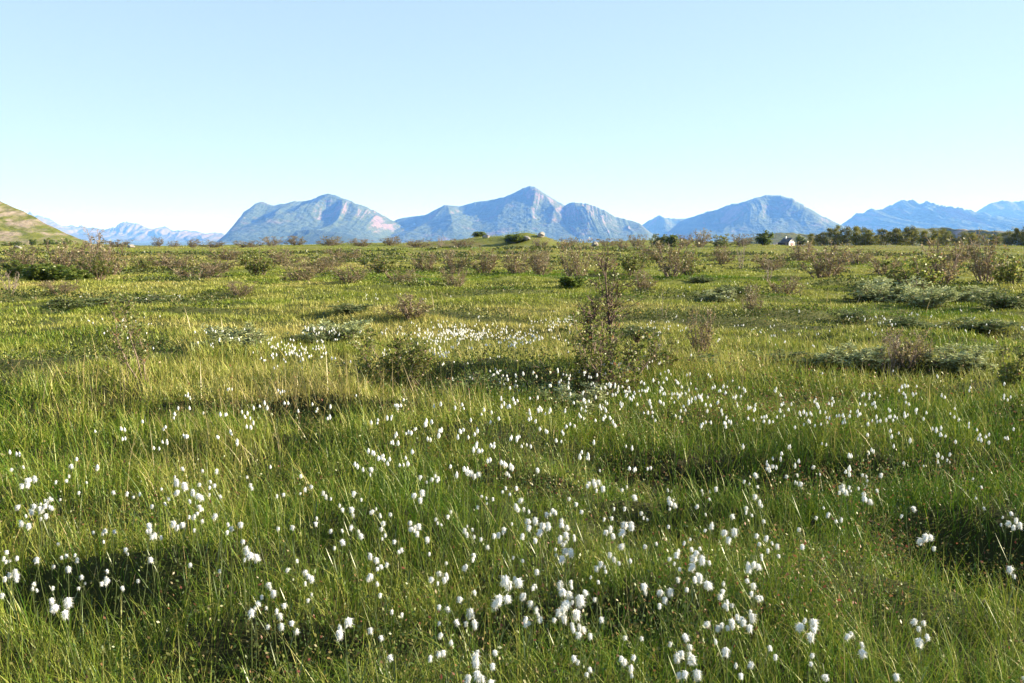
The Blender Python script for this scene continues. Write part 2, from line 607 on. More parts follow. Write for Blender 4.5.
# low rocky land in front of the right-hand mountains
mountain(1300, [(690, 252), (715, 243), (740, 240), (765, 234), (790, 232), (820, 236), (850, 238), (880, 236), (915, 229), (945, 228), (975, 230), (1005, 231), (1040, 233), (1090, 238), (1120, 252)],
         500, -34, 140, M_rockyhill, 'low rocky hill behind the right tree line', spur=.3, sscale=.5, name='hill', nu=300, nv=80)
# scree hill at the left edge
scree = mountain(300, [(-420, 128), (-330, 130), (-200, 145), (-100, 163), (-50, 178), (-20, 189), (0, 199), (10, 204), (20, 209), (35, 217), (50, 225), (62, 231), (75, 237), (90, 243), (110, 248), (135, 254)],
         95, -2.0, 151, M_hill, 'left hillside of pinkish scree and yellow green heath', spur=.10, sscale=.6, name='hill', nu=300, nv=110, pw=1.0, ncarve=.12, finea=.13)


from mathutils.bvhtree import BVHTree
SCREE = BVHTree.FromPolygons([v.co.copy() for v in scree.data.vertices], [tuple(p.vertices) for p in scree.data.polygons])

# ----------------------------------------------------------------------------
# GRASS (stuff): real blades, coarser with distance
# ----------------------------------------------------------------------------
def heathmap(x, y):
    """0..1: where dark dwarf-shrub cover takes over from the grass, also painting shade in the hollows"""
    n = fbm(x / 3.2, y / 2.4, 77, 4)
    m = sstep(.60, .70, n) * sstep(7, 12, np.sqrt(x * x + y * y))
    for (x0, y0, wx, wy, dep) in HOLLOWS:
        d2 = ((x - x0) / (wx * .95)) ** 2 + ((y - y0) / (wy * 1.0)) ** 2
        m = np.maximum(m, np.exp(-d2 * d2) * .9)  # dark cover in the hollows stands in for part of their shade
    return m


STRAW = []
for (px, py, wx, wy, am) in ((285, 412, .8, .7, .26), (130, 400, 1.0, .5, .13), (50, 392, 1.2, .5, .13), (430, 425, .5, .5, .15), (200, 470, .7, .6, .18), (1010, 330, 2, 1, .1)):
    x0, y0 = flat_at(px, py)
    STRAW.append((x0, y0, wx, wy, am))


def tintmap(x, y):
    r = np.sqrt(x * x + y * y)
    big = fbm(x / 26.0, y / 14.0, 91, 4)
    sm = fbm(x / 2.4, y / 1.8, 93, 3)
    t = .225 - .05 * sstep(4.6, 3.0, r) + .70 * (big - .5) + .60 * (sm - .5)
    t = t + .27 * sstep(4.5, 13, r) + .13 * sstep(13, 40, r)
    for (x0, y0, wx, wy, am) in STRAW:
        t = t + am * np.exp(-((x - x0) / wx) ** 2 - ((y - y0) / wy) ** 2)
    return t


def scatter(r0, r1, dens, margin=1.6):
    """random points of areal density dens(r) in the wedge in front of the viewer (wider than the view)"""
    rs = np.linspace(r0, r1, 4000)
    w = dens(rs) * rs
    cdf = np.cumsum(w)
    half = .68
    total = np.trapezoid(w, rs) * 2 * half if hasattr(np, 'trapezoid') else np.trapz(w, rs) * 2 * half
    n = int(total)
    u = rng.random(n) * cdf[-1]
    r = np.interp(u, cdf, rs)
    th = (rng.random(n) * 2 - 1) * half
    x = r * np.sin(th)
    y = r * np.cos(th)
    keep = np.abs(x) < .60 * y + margin
    return x[keep], y[keep], r[keep]


def blades(x, y, L, w, lean, bend, tint, nseg, z0=None, az=None, droop=1.3):
    n = len(x)
    z = height(x, y) if z0 is None else z0
    if az is None:
        az = rng.random(n) * 2 * np.pi
    fa = az + np.pi / 2 + (rng.random(n) - .5) * 1.8
    P = np.stack([x, y, z - .01], 1)
    sd = np.stack([np.cos(fa), np.sin(fa), np.zeros(n)], 1)
    rows = []
    pos = P.copy()
    for k in range(nseg + 1):
        t = k / nseg
        ww = w * (1 - t ** 1.6) * (0.75 + .5 * t * (1 - t) * 2)
        if k < nseg:
            rows.append(pos - sd * (ww * .5)[:, None])
            rows.append(pos + sd * (ww * .5)[:, None])
        else:
            rows.append(pos)
        th = lean + bend * (t + .5 / nseg) ** droop
        step = L / nseg
        pos = pos + np.stack([np.sin(th) * np.cos(az) * step, np.sin(th) * np.sin(az) * step, np.cos(th) * step], 1)
    m = 2 * nseg + 1
    V = np.stack(rows, 1).reshape(-1, 3)
    b = (np.arange(n) * m)[:, None]
    qs = []
    for k in range(nseg - 1):
        qs.append(b + np.array([2 * k, 2 * k + 1, 2 * k + 3, 2 * k + 2]))
    Q = np.stack(qs, 1).reshape(-1, 4) if qs else np.zeros((0, 4), int)
    Tt = b + np.array([2 * nseg - 2, 2 * nseg - 1, 2 * nseg])
    return V, Q, Tt, np.repeat(tint, m)


def merge(parts):
    Vs, Qs, Ts, Cs = [], [], [], []
    o = 0
    for V, Q, T, C in parts:
        Vs.append(V)
        Qs.append(Q + o)
        Ts.append(T + o)
        Cs.append(C)
        o += len(V)
    return np.vstack(Vs), np.vstack(Qs), np.vstack(Ts), np.concatenate(Cs)


def wfun(r):
    return np.maximum(.0031, .00082 * r)


def dens(r):
    d = 9.6 / wfun(r) * (1 + .35 * sstep(9, 18, r))
    d = d * np.where(r > 35, (35 / r) ** 1.0, 1.0)
    return d


def grass_zone(r0, r1, nseg):
    x, y, r = scatter(r0, r1, dens)
    hm = heathmap(x, y)
    tus = fbm(x / .55, y / .55, 101, 3)
    keep = rng.random(len(x)) > np.maximum(hm * np.where(r < 7.6, .5, .93), sstep(.48, .28, tus) * .45)
    x, y, r, hm, tus = x[keep], y[keep], r[keep], hm[keep], tus[keep]
    n = len(x)
    patch = fbm(x / 3.4, y / 2.8, 111, 3)
    L = (.17 + .25 * rng.random(n)) * (.50 + .95 * tus) * (.68 + .68 * patch)
    L = np.minimum(L, .34 + .10 * rng.random(n)) * .92
    L = L * (1 - .55 * hm)
    L = L * (1 - .62 * sstep(7.5, 19, r))
    w = wfun(r) * (.6 + .8 * rng.random(n))
    lean = np.abs(rng.normal(.16, .34, n)) * (1 + .9 * sstep(8, 20, r))
    bend = np.abs(rng.normal(.85, 1.0, n))
    short = rng.random(n) < .35
    L = np.where(short, L * (.35 + .3 * rng.random(n)), L)
    bend = np.where(short, bend * .5, bend)
    # blades lean roughly together inside a tussock, with a light wind from the right
    az = np.where(rng.random(n) < .45, 2 * np.pi * fbm(x / .3, y / .3, 121, 2) * 3 + rng.normal(0, .6, n), rng.random(n) * 2 * np.pi)
    t = tintmap(x, y) + rng.normal(0, 1, n) * (.16 - .115 * sstep(7, 30, r)) - .26 * hm  # blades tinted darker with the heath, painting shade into the hollows
    dry = rng.random(n) < .016 * sstep(30, 10, r) + .003
    t = np.where(dry, .85 + .15 * rng.random(n), np.clip(t, 0, .84))
    return blades(x, y, L, w, lean, bend, t, nseg, az=az)


parts = [grass_zone(1.7, 11, 4), grass_zone(11, 34, 3), grass_zone(34, 330, 2)]
V, Q, T, C = merge(parts)
print('grass faces', len(Q), len(T))
g = link('grass', np_mesh('grass', V, Q, T, C), M_grass)
tag(g, 'green and yellow bog grass covering the whole meadow', 'grass', kind='stuff')

# tall dry stalks with thin seed heads
x, y, r = scatter(2.0, 26, lambda r: .6 * np.minimum(1, 9 / r))
am = np.zeros(len(x))
for (x0, y0, wx, wy, a_) in STRAW:
    am = np.maximum(am, np.exp(-((x - x0) / (wx * 1.2)) ** 2 - ((y - y0) / (wy * 1.2)) ** 2))
xs, ys = [x], [y]
for (x0, y0, wx, wy, a_) in STRAW[:5]:
    k = int(420 * a_)
    xs.append(x0 + rng.normal(0, wx * .55, k))
    ys.append(y0 + rng.normal(0, wy * .55, k))
x, y = np.concatenate(xs), np.concatenate(ys)
n = len(x)
r = np.hypot(x, y)
st = blades(x, y, .30 + .28 * rng.random(n), np.maximum(.0028, .0007 * r), np.abs(rng.normal(.2, .2, n)), np.abs(rng.normal(.5, .4, n)), rng.random(n) * .6, 4)
o = link('dry_grass', np_mesh('dry_grass', *st[:3], st[3]), M_straw)
tag(o, 'straw coloured dry grass stalks standing above the green grass', 'dry grass', kind='stuff')

# low leafy cover: heath mats, partly standing in for shade, in the hollows and small reddish bog herbs everywhere
def leaf_cloud(x, y, zlo, zhi, size, tint):
    n = len(x)
    z = height(x, y) + zlo + (zhi - zlo) * rng.random(n)
    d = rng.normal(0, 1, (n, 3))
    d[:, 2] = np.abs(d[:, 2]) * .8 + .2
    d /= np.linalg.norm(d, axis=1)[:, None]
    s = np.cross(d, rng.normal(0, 1, (n, 3)))
    s /= np.linalg.norm(s, axis=1)[:, None]
    p = np.stack([x, y, z], 1)
    l = size[:, None]
    w = l * .55
    V = np.stack([p, p + d * l * .5 + s * w * .5, p + d * l, p + d * l * .5 - s * w * .5], 1).reshape(-1, 3)
    Q = np.arange(n * 4).reshape(-1, 4)
    return V, Q, np.repeat(tint, 4)


x, y, r = scatter(1.8, 120, lambda r: 2400 * np.minimum(1, (5 / r) ** 1.6))
hm = heathmap(x, y)
und = .55 * sstep(.55, .35, fbm(x / .55, y / .55, 101, 3)) * sstep(12, 7, r)   # leafy undergrowth between the near tussocks
hm = np.maximum(hm, und)
k = rng.random(len(x)) < hm
x, y, r, hm = x[k], y[k], r[k], hm[k]
n = len(x)
top = (.10 + .16 * fbm(x / .5, y / .5, 131, 2)) * hm
V, Q, C = leaf_cloud(x, y, 0.0, top, np.maximum(.016, .0026 * r) * (.6 + .8 * rng.random(n)), np.clip(.35 + .5 * (fbm(x / 1.2, y / 1.2, 133, 3) - .5) + rng.normal(0, .22, n), 0, 1))
o = link('heather', np_mesh('heather', V, Q, None, C, False), M_heath)
tag(o, 'low dark heath cover, partly standing in for shade, in the hollows between grass tussocks', 'heath', kind='stuff')

x, y, r = scatter(1.8, 12, lambda r: 2600 * np.minimum(1, (5 / r) ** 1.3))
pm = sstep(.42, .62, fbm(x / 1.1 + 4, y / .9, 141, 3)) * (.45 + .55 * sstep(-1.0, 1.5, x))
k = rng.random(len(x)) < pm * sstep(12, 7.5, r)
x, y, r = x[k], y[k], r[k]
n = len(x)
V, Q, C = leaf_cloud(x, y, .10, .20 + .16 * rng.random(len(x)), np.maximum(.015, .0026 * r) * (.6 + .8 * rng.random(n)), np.clip(rng.normal(.40, .26, n) + .12 * sstep(0, 1.5, x), 0, 1))
o = link('bog_herbs', np_mesh('bog_herbs', V, Q, None, C, False), M_herb)
tag(o, 'small reddish bog herbs growing between the grass blades', 'herbs', kind='stuff')


# ----------------------------------------------------------------------------
# COTTON GRASS: picture places of the heads, traced from the photograph (zoom factor 1.991)
# ----------------------------------------------------------------------------
Z5 = "381,131,1 402,148,1 448,150,1 493,140,2 490,150,2 487,172,2 592,136,1 529,125,1 342,150,2 247,178,3 245,195,2 292,165,1 325,175,2 372,188,4 330,200,2 188,181,1 430,188,2 455,178,2 470,200,3 307,212,2 29,219,3 33,262,2 50,278,3 68,272,3 159,232,1 185,250,1 197,258,1 138,258,2 120,285,2 98,308,4 80,330,3 78,345,3 48,360,3 45,340,2 100,375,4 90,385,2 115,398,2 125,360,2 120,320,1 163,291,2 223,307,1 262,311,3 181,354,1 210,390,2 205,355,1 225,385,1 300,370,2 318,335,2 333,303,2 360,280,3 355,262,2 368,310,2 385,300,3 405,265,1 404,290,2 415,297,2 430,312,2 435,265,1 390,345,4 378,340,2 400,350,2 347,362,3 315,380,3 312,395,1 385,383,1 440,357,2 450,390,1 484,370,1 463,380,1 497,280,2 495,295,1 540,245,1 555,315,2 600,272,1 607,302,3 648,305,3 625,295,1 555,380,1 580,380,1 640,365,2 667,385,2 669,402,2 479,410,1 495,418,3 500,435,2 581,442,2 610,466,3 617,475,1 272,483,1 235,483,2 208,485,2 170,493,2 216,463,1 162,440,1 145,432,1 135,462,1 165,475,1 252,420,2 312,441,1 382,454,1 441,462,1 20,440,5 22,455,4 2,428,2 30,486,2 70,503,2 65,492,1 120,522,3 105,522,1 107,497,1 80,440,1 536,490,3 540,497,1 512,527,2 515,537,1 537,536,1 540,553,3 558,537,2 580,565,2 490,551,1 622,519,2"
Z6 = "120,130,2 198,127,3 187,177,1 326,125,2 418,90,2 458,85,1 290,143,2 303,155,2 236,135,2 395,140,3 418,140,3 524,50,2 525,68,2 545,105,4 540,92,2 600,100,2 602,145,2 622,118,2 640,125,2 633,152,2 665,150,1 590,120,1 493,140,1 525,150,3 540,155,3 542,170,2 580,180,2 652,213,3 378,170,2 390,180,1 431,180,2 445,195,2 400,190,2 408,200,1 340,190,3 372,210,3 350,195,2 313,205,2 268,205,2 275,220,2 297,235,2 320,245,4 345,250,4 325,272,2 391,263,1 255,252,4 270,260,3 228,255,2 60,215,3 80,230,4 95,235,2 120,240,4 45,250,3 60,260,2 190,265,4 170,275,2 155,300,3 150,215,1 480,205,2 500,200,1 495,230,4 500,275,4 508,285,3 490,295,1 520,262,1 585,255,3 610,260,2 570,300,2 574,318,2 654,315,3 657,325,2 280,318,2 298,318,3 335,300,3 350,322,4 365,328,2 325,305,1 420,335,4 390,355,3 405,365,3 458,318,1 466,330,1 485,345,1 440,360,3 450,385,6 455,395,5 435,420,2 525,360,2 533,375,3 572,362,3 600,352,3 545,340,1 37,310,2 30,340,2 12,340,2 75,350,3 72,345,2 30,380,4 82,385,2 85,375,2 107,352,1 150,370,6 190,366,3 218,351,2 175,398,1 125,405,2 258,380,3 265,378,2 320,375,3 290,400,2 300,395,1 348,370,1 370,395,1 395,400,1 60,427,3 75,460,4 70,485,3 110,430,2 88,512,1 179,430,1 258,445,4 255,435,2 200,470,3 215,455,2 190,480,2 333,470,3 342,478,1 371,500,4 380,530,3 320,510,3 432,487,3 475,510,5 462,490,2 455,550,5 480,560,4 440,560,2 505,530,2 515,480,2 525,445,3 523,460,2 552,430,3 570,420,2 620,414,2 575,380,1 655,375,1 608,493,2 648,497,3 636,535,1 668,587,2 675,430,3 680,455,2 377,565,3 376,570,2 262,545,4 265,555,2 258,515,2 195,545,2 215,545,2 12,562,3 205,600,3 190,635,2 203,628,1 285,630,5 270,660,4 290,675,3 105,545,1 120,550,1 95,640,1 560,605,2 590,605,2 575,645,3 490,655,2 492,670,1 465,640,1 360,440,2 395,470,1 68,585,1 80,600,1"
Z7 = "55,60,2 35,110,3 8,125,2 78,100,2 113,95,1 140,130,2 137,155,2 175,165,3 190,160,2 193,125,1 88,160,1 92,187,3 45,203,2 132,200,1 155,187,1 170,205,2 190,200,3 210,185,2 230,205,3 240,222,2 225,240,2 237,172,1 252,160,2 262,190,2 268,225,1 265,258,2 268,172,2 285,165,2 305,160,2 322,174,2 378,222,1 370,160,1 380,155,1 400,170,3 412,185,3 415,205,1 425,150,2 438,160,2 465,163,2 495,165,2 515,165,2 518,190,2 540,200,1 460,202,1 512,232,3 514,218,1 555,205,2 568,170,1 590,190,3 600,188,2 614,205,1 637,193,2 660,172,1 645,115,3 632,107,1 510,70,2 462,90,1 520,110,2 540,130,1 255,115,1 268,125,2 270,65,1 410,60,1 172,250,3 168,260,1 215,275,2 125,270,2 232,290,1 320,255,3 318,290,4 340,300,3 357,275,2 360,305,3 375,287,2 387,272,1 315,305,1 437,340,2 275,340,2 290,357,3 487,387,3 503,418,1 580,325,2 588,330,2 650,350,4 640,345,2 630,370,1 663,459,2 59,375,3 95,375,3 93,358,1 32,338,2 68,298,1 40,305,2 142,315,3 148,296,1 125,345,3 150,370,2 162,400,1 160,410,2 145,430,4 148,435,2 178,420,3 226,390,2 22,403,2 20,440,5 25,465,5 10,485,3 8,415,2 45,430,2 85,515,3 88,500,2 90,540,4 85,555,4 110,560,3 130,550,3 122,485,1 135,507,3 140,525,2 155,620,2 175,632,1 85,628,1 48,580,2 10,610,4 15,640,3 12,628,2 118,668,2 252,560,3 250,575,2 340,597,4 468,580,4 470,575,1 262,640,2 260,655,2 416,678,1 665,678,1"
heads = []
for s, ox in ((Z5, 0), (Z6, 340), (Z7, 684)):
    for e in s.split():
        a, b, n_ = (int(q) for q in e.split(','))
        px, py = ox + a / 1.991, 340 + b / 1.991
        while n_ > 4:
            heads.append((px + rnd.uniform(-4, 4), py + rnd.uniform(-6, 2), 3))
            n_ -= 3
        heads.append((px, py, n_))
heads.sort(key=lambda h: -h[1])
print('heads', len(heads))


def tuft_mesh(seed):
    """a drooping cotton tuft: an uneven drop of wool, pointed at its stalk (top, z=0), with loose hairs"""
    rr = random.Random(seed)
    mb = MB()
    n, m = 8, 6
    Lg = .046 * rr.uniform(.85, 1.15)
    Wd = .0108 * rr.uniform(.9, 1.15)
    for i in range(m + 1):
        t = i / m
        rad = Wd * (math.sin(math.pi * min(1, (t * .93 + .05)) ** 1.35) ** .75)
        for k in range(n):
            w = 2 * math.pi * k / n
            j = rr.uniform(.62, 1.28)
            mb.v.append(Vector((rad * j * math.cos(w), rad * j * math.sin(w), -t * Lg + rr.uniform(-.002, .002))))
            mb.c.append(rr.random())
    for i in range(m):
        for k in range(n):
            k2 = (k + 1) % n
            mb.q.append((i * n + k, (i + 1) * n + k, (i + 1) * n + k2, i * n + k2))
    for _ in range(210):     # loose hairs
        t = rr.uniform(.1, 1)
        w = rr.uniform(0, 2 * math.pi)
        rad = Wd * .75
        p = Vector((rad * math.cos(w) * (1.1 - .5 * t), rad * math.sin(w) * (1.1 - .5 * t), -t * Lg * .95))
        d = Vector((math.cos(w + rr.uniform(-.5, .5)), math.sin(w + rr.uniform(-.5, .5)), rr.uniform(-2.2, -.1))).normalized()
        s = d.cross(Vector((rr.uniform(-1, 1), rr.uniform(-1, 1), rr.uniform(-1, 1)))).normalized()
        b = len(mb.v)
        l = rr.uniform(.009, .024)
        mb.v += [p - s * .0009, p + s * .0009, p + d * l]
        mb.c += [rr.random()] * 3
        mb.t.append((b, b + 1, b + 2))
    return mb.mesh('tuft')


TUFTS = []
for k in range(6):
    me = tuft_mesh(300 + k)
    me.materials.append(M_cotton)
    TUFTS.append(me)

STEM_H = .36
COT_GROUP = 'white cotton grass in the near meadow'


def make_cotton(n, seed):
    rr = random.Random(seed)
    root = empty('cotton_grass')
    mb = MB()
    dx, dy = rr.uniform(-.03, .03), rr.uniform(-.03, .03)

    def sp(t):
        return Vector((dx * (t - 1) * (1.6 - t) * 1.4, dy * (t - 1) * (1.6 - t) * 1.4, STEM_H * t))
    pts = [sp(i / 6) for i in range(7)]
    mb.tube(pts, [.0016 - .0006 * i / 6 for i in range(7)], 4, .5)
    tips = []
    for k in range(n):
        a = 2 * math.pi * k / max(n, 1) + rr.uniform(-.6, .6)
        ln = 0.0 if n == 1 else rr.uniform(.009, .030)
        dz = rr.uniform(-.045, .010) if n > 1 else 0
        tip = Vector((math.cos(a) * ln, math.sin(a) * ln, STEM_H + .012 + dz))
        mid = Vector((math.cos(a) * ln * .6, math.sin(a) * ln * .6, STEM_H + .016 + dz * .4))
        mb.tube([Vector((0, 0, STEM_H - .002)), mid, tip], [.0009, .0008, .0007], 3, .6)
        tips.append((tip, a))
    # one or two short stem leaves
    for k in range(2):
        a = rr.uniform(0, 6.28)
        z = rr.uniform(.08, .22)
        d = Vector((math.cos(a) * .5, math.sin(a) * .5, .85)).normalized()
        p = sp(z / STEM_H)
        mb.leaf(p, d, Vector((-math.sin(a), math.cos(a), 0)), rr.uniform(.08, .14), .004, .3)
    mb.build('stem', M_cstem, root)
    for k, (tip, a) in enumerate(tips):
        o = link('tuft', TUFTS[rr.randrange(6)], None, root)
        o.location = tip + Vector((0, 0, .002))
        tilt = rr.uniform(.05, .55) if n > 1 else rr.uniform(-.2, .5)
        o.rotation_euler = (0, -tilt, a)
        f = rr.uniform(.34, .68)
        o.scale = (f * rr.uniform(.9, 1.2), f * rr.uniform(.9, 1.2), f)
    return root


PROT = {}
for n in (1, 2, 3, 4):
    PROT[n] = [make_cotton(n, 500 + 10 * n + k) for k in range(3)]
used = set()
NUM = {1: 'single-tufted', 2: 'two-tufted', 3: 'three-tufted', 4: 'four-tufted'}
ORD = ['first', 'second', 'third', 'fourth', 'fifth', 'sixth', 'seventh', 'eighth', 'ninth', 'tenth', 'eleventh', 'twelfth', 'thirteenth', 'fourteenth']
CARD = ['zero', 'one', 'two', 'three', 'four', 'five', 'six', 'seven', 'eight', 'nine', 'ten', 'eleven', 'twelve', 'thirteen', 'fourteen']
COLN = ['far left', 'left side', 'left of centre', 'right of centre', 'right side', 'far right']
NEAR_N = 300
classes = {}
for i, (px, py, n) in enumerate(heads[:NEAR_N]):
    c = min(5, int(px / 171))
    if py > 625:
        row = 'at the bottom'
    elif py > 570:
        row = 'low'
    elif py > 530:
        row = 'below middle'
    elif py > 495:
        row = 'midway'
    else:
        row = 'far back'
    classes.setdefault((n, row, c), []).append(i)
labels = {}
for (n, row, c), ids in classes.items():
    ids.sort(key=lambda i: heads[i][0])
    m = len(ids)
    for q, i in enumerate(ids):
        if m == 1:
            labels[i] = f'the only {NUM[n]} white cotton grass {row} {COLN[c]}'
        else:
            labels[i] = f'{NUM[n]} white cotton grass, {ORD[q]} of {CARD[m]} from left, {row} {COLN[c]}'
SC = [rnd.uniform(.85, 1.16) for _ in range(NEAR_N)]
HX, HY, HZ = at_many([h[0] for h in heads[:NEAR_N]], [h[1] for h in heads[:NEAR_N]], [STEM_H * s * .985 for s in SC])
for i, (px, py, n) in enumerate(heads[:NEAR_N]):
    s = SC[i]
    x, y = float(HX[i]), float(HY[i])
    v = rnd.randrange(3)
    p = PROT[n][v]
    if (n, v) in used:
        o = copy_tree(p)
    else:
        o = p
        used.add((n, v))
    o.location = (x, y, float(HZ[i]))
    o.rotation_euler = (rnd.uniform(-.04, .04), rnd.uniform(-.04, .04), rnd.uniform(0, 6.28))
    o.scale = (s, s, s)
    tag(o, labels[i], 'cotton grass', COT_GROUP, 'thing')
for n in PROT:
    for v, p in enumerate(PROT[n]):
        if (n, v) not in used:
            for ch in list(p.children):
                bpy.data.objects.remove(ch)
            bpy.data.objects.remove(p)

# the far cotton grass, beyond counting: the remaining traced heads and the white drifts further out
FH = []
for (px, py, n) in heads[NEAR_N:]:
    FH.append((px, py, STEM_H * rnd.uniform(.85, 1.14), n))
DRIFT = [(570, 402, 110, 18, 34), (770, 412, 140, 26, 24), (640, 360, 60, 14, 20), (900, 430, 110, 14, 24), (300, 400, 110, 20, 20), (440, 430, 70, 20, 20), (455, 332, 46, 9, 150), (520, 333, 40, 10, 60), (300, 350, 40, 10, 60), (565, 322, 22, 8, 34), (420, 350, 60, 14, 40), (660, 330, 30, 16, 22), (120, 330, 40, 16, 18),
         (230, 335, 30, 10, 14), (640, 385, 60, 14, 40), (720, 400, 60, 14, 16), (880, 320, 80, 12, 26), (780, 330, 60, 12, 14), (390, 295, 40, 8, 8), (330, 330, 40, 6, 30), (900, 395, 90, 14, 16),
         (560, 370, 60, 14, 30), (160, 290, 60, 10, 12), (700, 290, 90, 14, 18), (985, 330, 40, 14, 10), (500, 362, 50, 10, 26)]
for (px, py, sx, sy, k) in DRIFT:
    for _ in range(k):
        qx, qy = px + rnd.gauss(0, sx * .55), py + rnd.gauss(0, sy * .55)
        FH.append((qx, min(max(qy, 262), 470), STEM_H * rnd.uniform(.8, 1.1), rnd.choice((1, 1, 2, 2, 3))))
fx, fy, fz = at_many([q[0] for q in FH], [q[1] for q in FH], [q[2] for q in FH])
far = []
for q, x, y, z in zip(FH, fx, fy, fz):
    for _ in range(q[3]):
        far.append((x + rnd.gauss(0, .018), y + rnd.gauss(0, .018), q[2] + rnd.uniform(-.03, .01), z))
Vs, Qs, Ts = [], [], []
off = 0
tv = []
for me in TUFTS:
    co = np.zeros(len(me.vertices) * 3, np.float32)
    me.vertices.foreach_get('co', co)
    co = co.reshape(-1, 3)[:56]
    tv.append(co)
qq = []
for i in range(6):
    for k in range(8):
        qq.append((i * 8 + k, (i + 1) * 8 + k, (i + 1) * 8 + (k + 1) % 8, i * 8 + (k + 1) % 8))
qq = np.array(qq)
for (x, y, H, z) in far:
    r_ = math.hypot(x, y)
    a = rnd.uniform(0, 6.28)
    s = rnd.uniform(.5, .82)
    co = tv[rnd.randrange(6)] * s
    c_, s_ = math.cos(a), math.sin(a)
    P = np.stack([co[:, 0] * c_ - co[:, 1] * s_ + x, co[:, 0] * s_ + co[:, 1] * c_ + y, co[:, 2] + z + H + .015], 1)
    Vs.append(P)
    Qs.append(qq + off)
    off += len(P)
V = np.vstack(Vs)
xs = np.array([f[0] for f in far])
ys = np.array([f[1] for f in far])
Hs = np.array([f[2] for f in far])
o = link('cotton_grass', np_mesh('cotton_grass', V, np.vstack(Qs), None, rng.random(len(V))), M_cotton)
o.name = 'far_cotton_grass'
tag(o, 'white drifts of small far cotton grass beyond the nearer plants', 'cotton grass', kind='stuff')
nfar = len(far)
st = blades(xs, ys, Hs, np.full(nfar, .0028), np.zeros(nfar), np.zeros(nfar) + .02, rng.random(nfar), 2)
sm = link('far_stems', np_mesh('far_stems', *st[:3], st[3]), M_cstem, o)
sm['kind'] = 'stuff'


# ----------------------------------------------------------------------------
# SHRUBS and TREES
# ----------------------------------------------------------------------------
def rvec(rr):
    while True:
        v = Vector((rr.uniform(-1, 1), rr.uniform(-1, 1), rr.uniform(-1, 1)))
        if .05 < v.length < 1:
            return v.normalized()


def grow(seed, H, W, stems=7, twigs=9, sub=4, nleaf=4, lsize=.03, lw=.6, r0=.010, upright=.5, leaf_from=.25, sides=4, single=False, rmin=.0016):
    """a shrub: stems from one base, side twigs, short sub-twigs and separate leaves -> (branch MB, leaf MB)"""
    rr = random.Random(seed)
    br, lf = MB(), MB()

    def leaves_at(p, d, k):
        for _ in range(k):
            dd = (d * .6 + rvec(rr) * .9 + Vector((0, 0, .15))).normalized()
            sd = dd.cross(rvec(rr))
            if sd.length < .05:
                continue
            sd.normalize()
            s = lsize * rr.uniform(.6, 1.25)
            lf.leaf(p + rvec(rr) * lsize * .5, dd, sd, s, s * lw, min(1, max(0, rr.gauss(.5, .25))))

    def path(p, d, L, n, wob, lift):
        pts = [p.copy()]
        for i in range(n):
            d = (d + rvec(rr) * wob + Vector((0, 0, lift))).normalized()
            p = p + d * (L / n)
            pts.append(p.copy())
        return pts
    for s in range(stems):
        a = 2 * math.pi * (s + rr.uniform(-.4, .4)) / max(1, stems)
        out = rr.uniform(.15, 1.0) if not single else (0 if s == 0 else rr.uniform(.4, 1))
        base = Vector((math.cos(a) * W * .12 * out, math.sin(a) * W * .12 * out, -.03))
        tip = Vector((math.cos(a) * W * .5 * out, math.sin(a) * W * .5 * out, H * (1 - .45 * out * (1 - upright)) * rr.uniform(.4, 1.1)))
        if single and s == 0:
            tip = Vector((rr.uniform(-.05, .05) * H, rr.uniform(-.05, .05) * H, H))
        L = (tip - base).length
        d = ((tip - base).normalized() + Vector((math.cos(a), math.sin(a), 0)) * .25 * out).normalized()
        n = 7
        pts = [base]
        p = base.copy()
        for i in range(n):
            want = (tip - p)
            d = (d * .5 + want.normalized() * .5 + rvec(rr) * .16).normalized()
            p = p + d * (L / n)
            pts.append(p.copy())
        rad = [max(rmin, r0 * (1 - .85 * i / n)) for i in range(n + 1)]
        br.tube(pts, rad, sides, rr.random())
        for t_ in range(twigs):
            f = rr.uniform(leaf_from, 1.0)
            i = min(n - 1, int(f * n))
            q = pts[i].lerp(pts[i + 1], f * n - i)
            ax = (pts[i + 1] - pts[i]).normalized()
            d2 = (ax * .7 + rvec(rr) * .8 + Vector((0, 0, .25))).normalized()
            l2 = L * rr.uniform(.14, .34) * (1.15 - .5 * f)
            tp = path(q, d2, l2, 4, .25, .08)
            rr0 = max(rmin, rad[i] * .5)
            br.tube(tp, [max(rmin * .8, rr0 * (1 - .2 * j)) for j in range(5)], 3, rr.random())
            for u in range(sub):
                j = rr.randrange(1, 5)
                d3 = ((tp[j] - tp[j - 1]).normalized() * .6 + rvec(rr) * .8 + Vector((0, 0, .15))).normalized()
                l3 = l2 * rr.uniform(.3, .6)
                sp = path(tp[j], d3, l3, 2, .25, .05)
                br.tube(sp, [rmin * .85, rmin * .75, rmin * .5], 3, rr.random())
                leaves_at(sp[1], d3, nleaf // 2)
                leaves_at(sp[2], d3, nleaf - nleaf // 2)
            leaves_at(tp[-1], d2, max(1, nleaf // 2) if nleaf else 0)
    return br, lf


def make_shrub(name, seed, leafmat, barkmat=None, **kw):
    root = empty(name)
    br, lf = grow(seed, **kw)
    br.build('branches', barkmat or M_twig, root)
    if lf.v:
        lf.build('leaves', leafmat, root, False)
    return root


def put(root, x, y, sx, sz, rz, dz=0.0):
    root.location = (x, y, hz(x, y) - dz)
    root.rotation_euler = (0, 0, rz)
    root.scale = (sx, sx, sz)


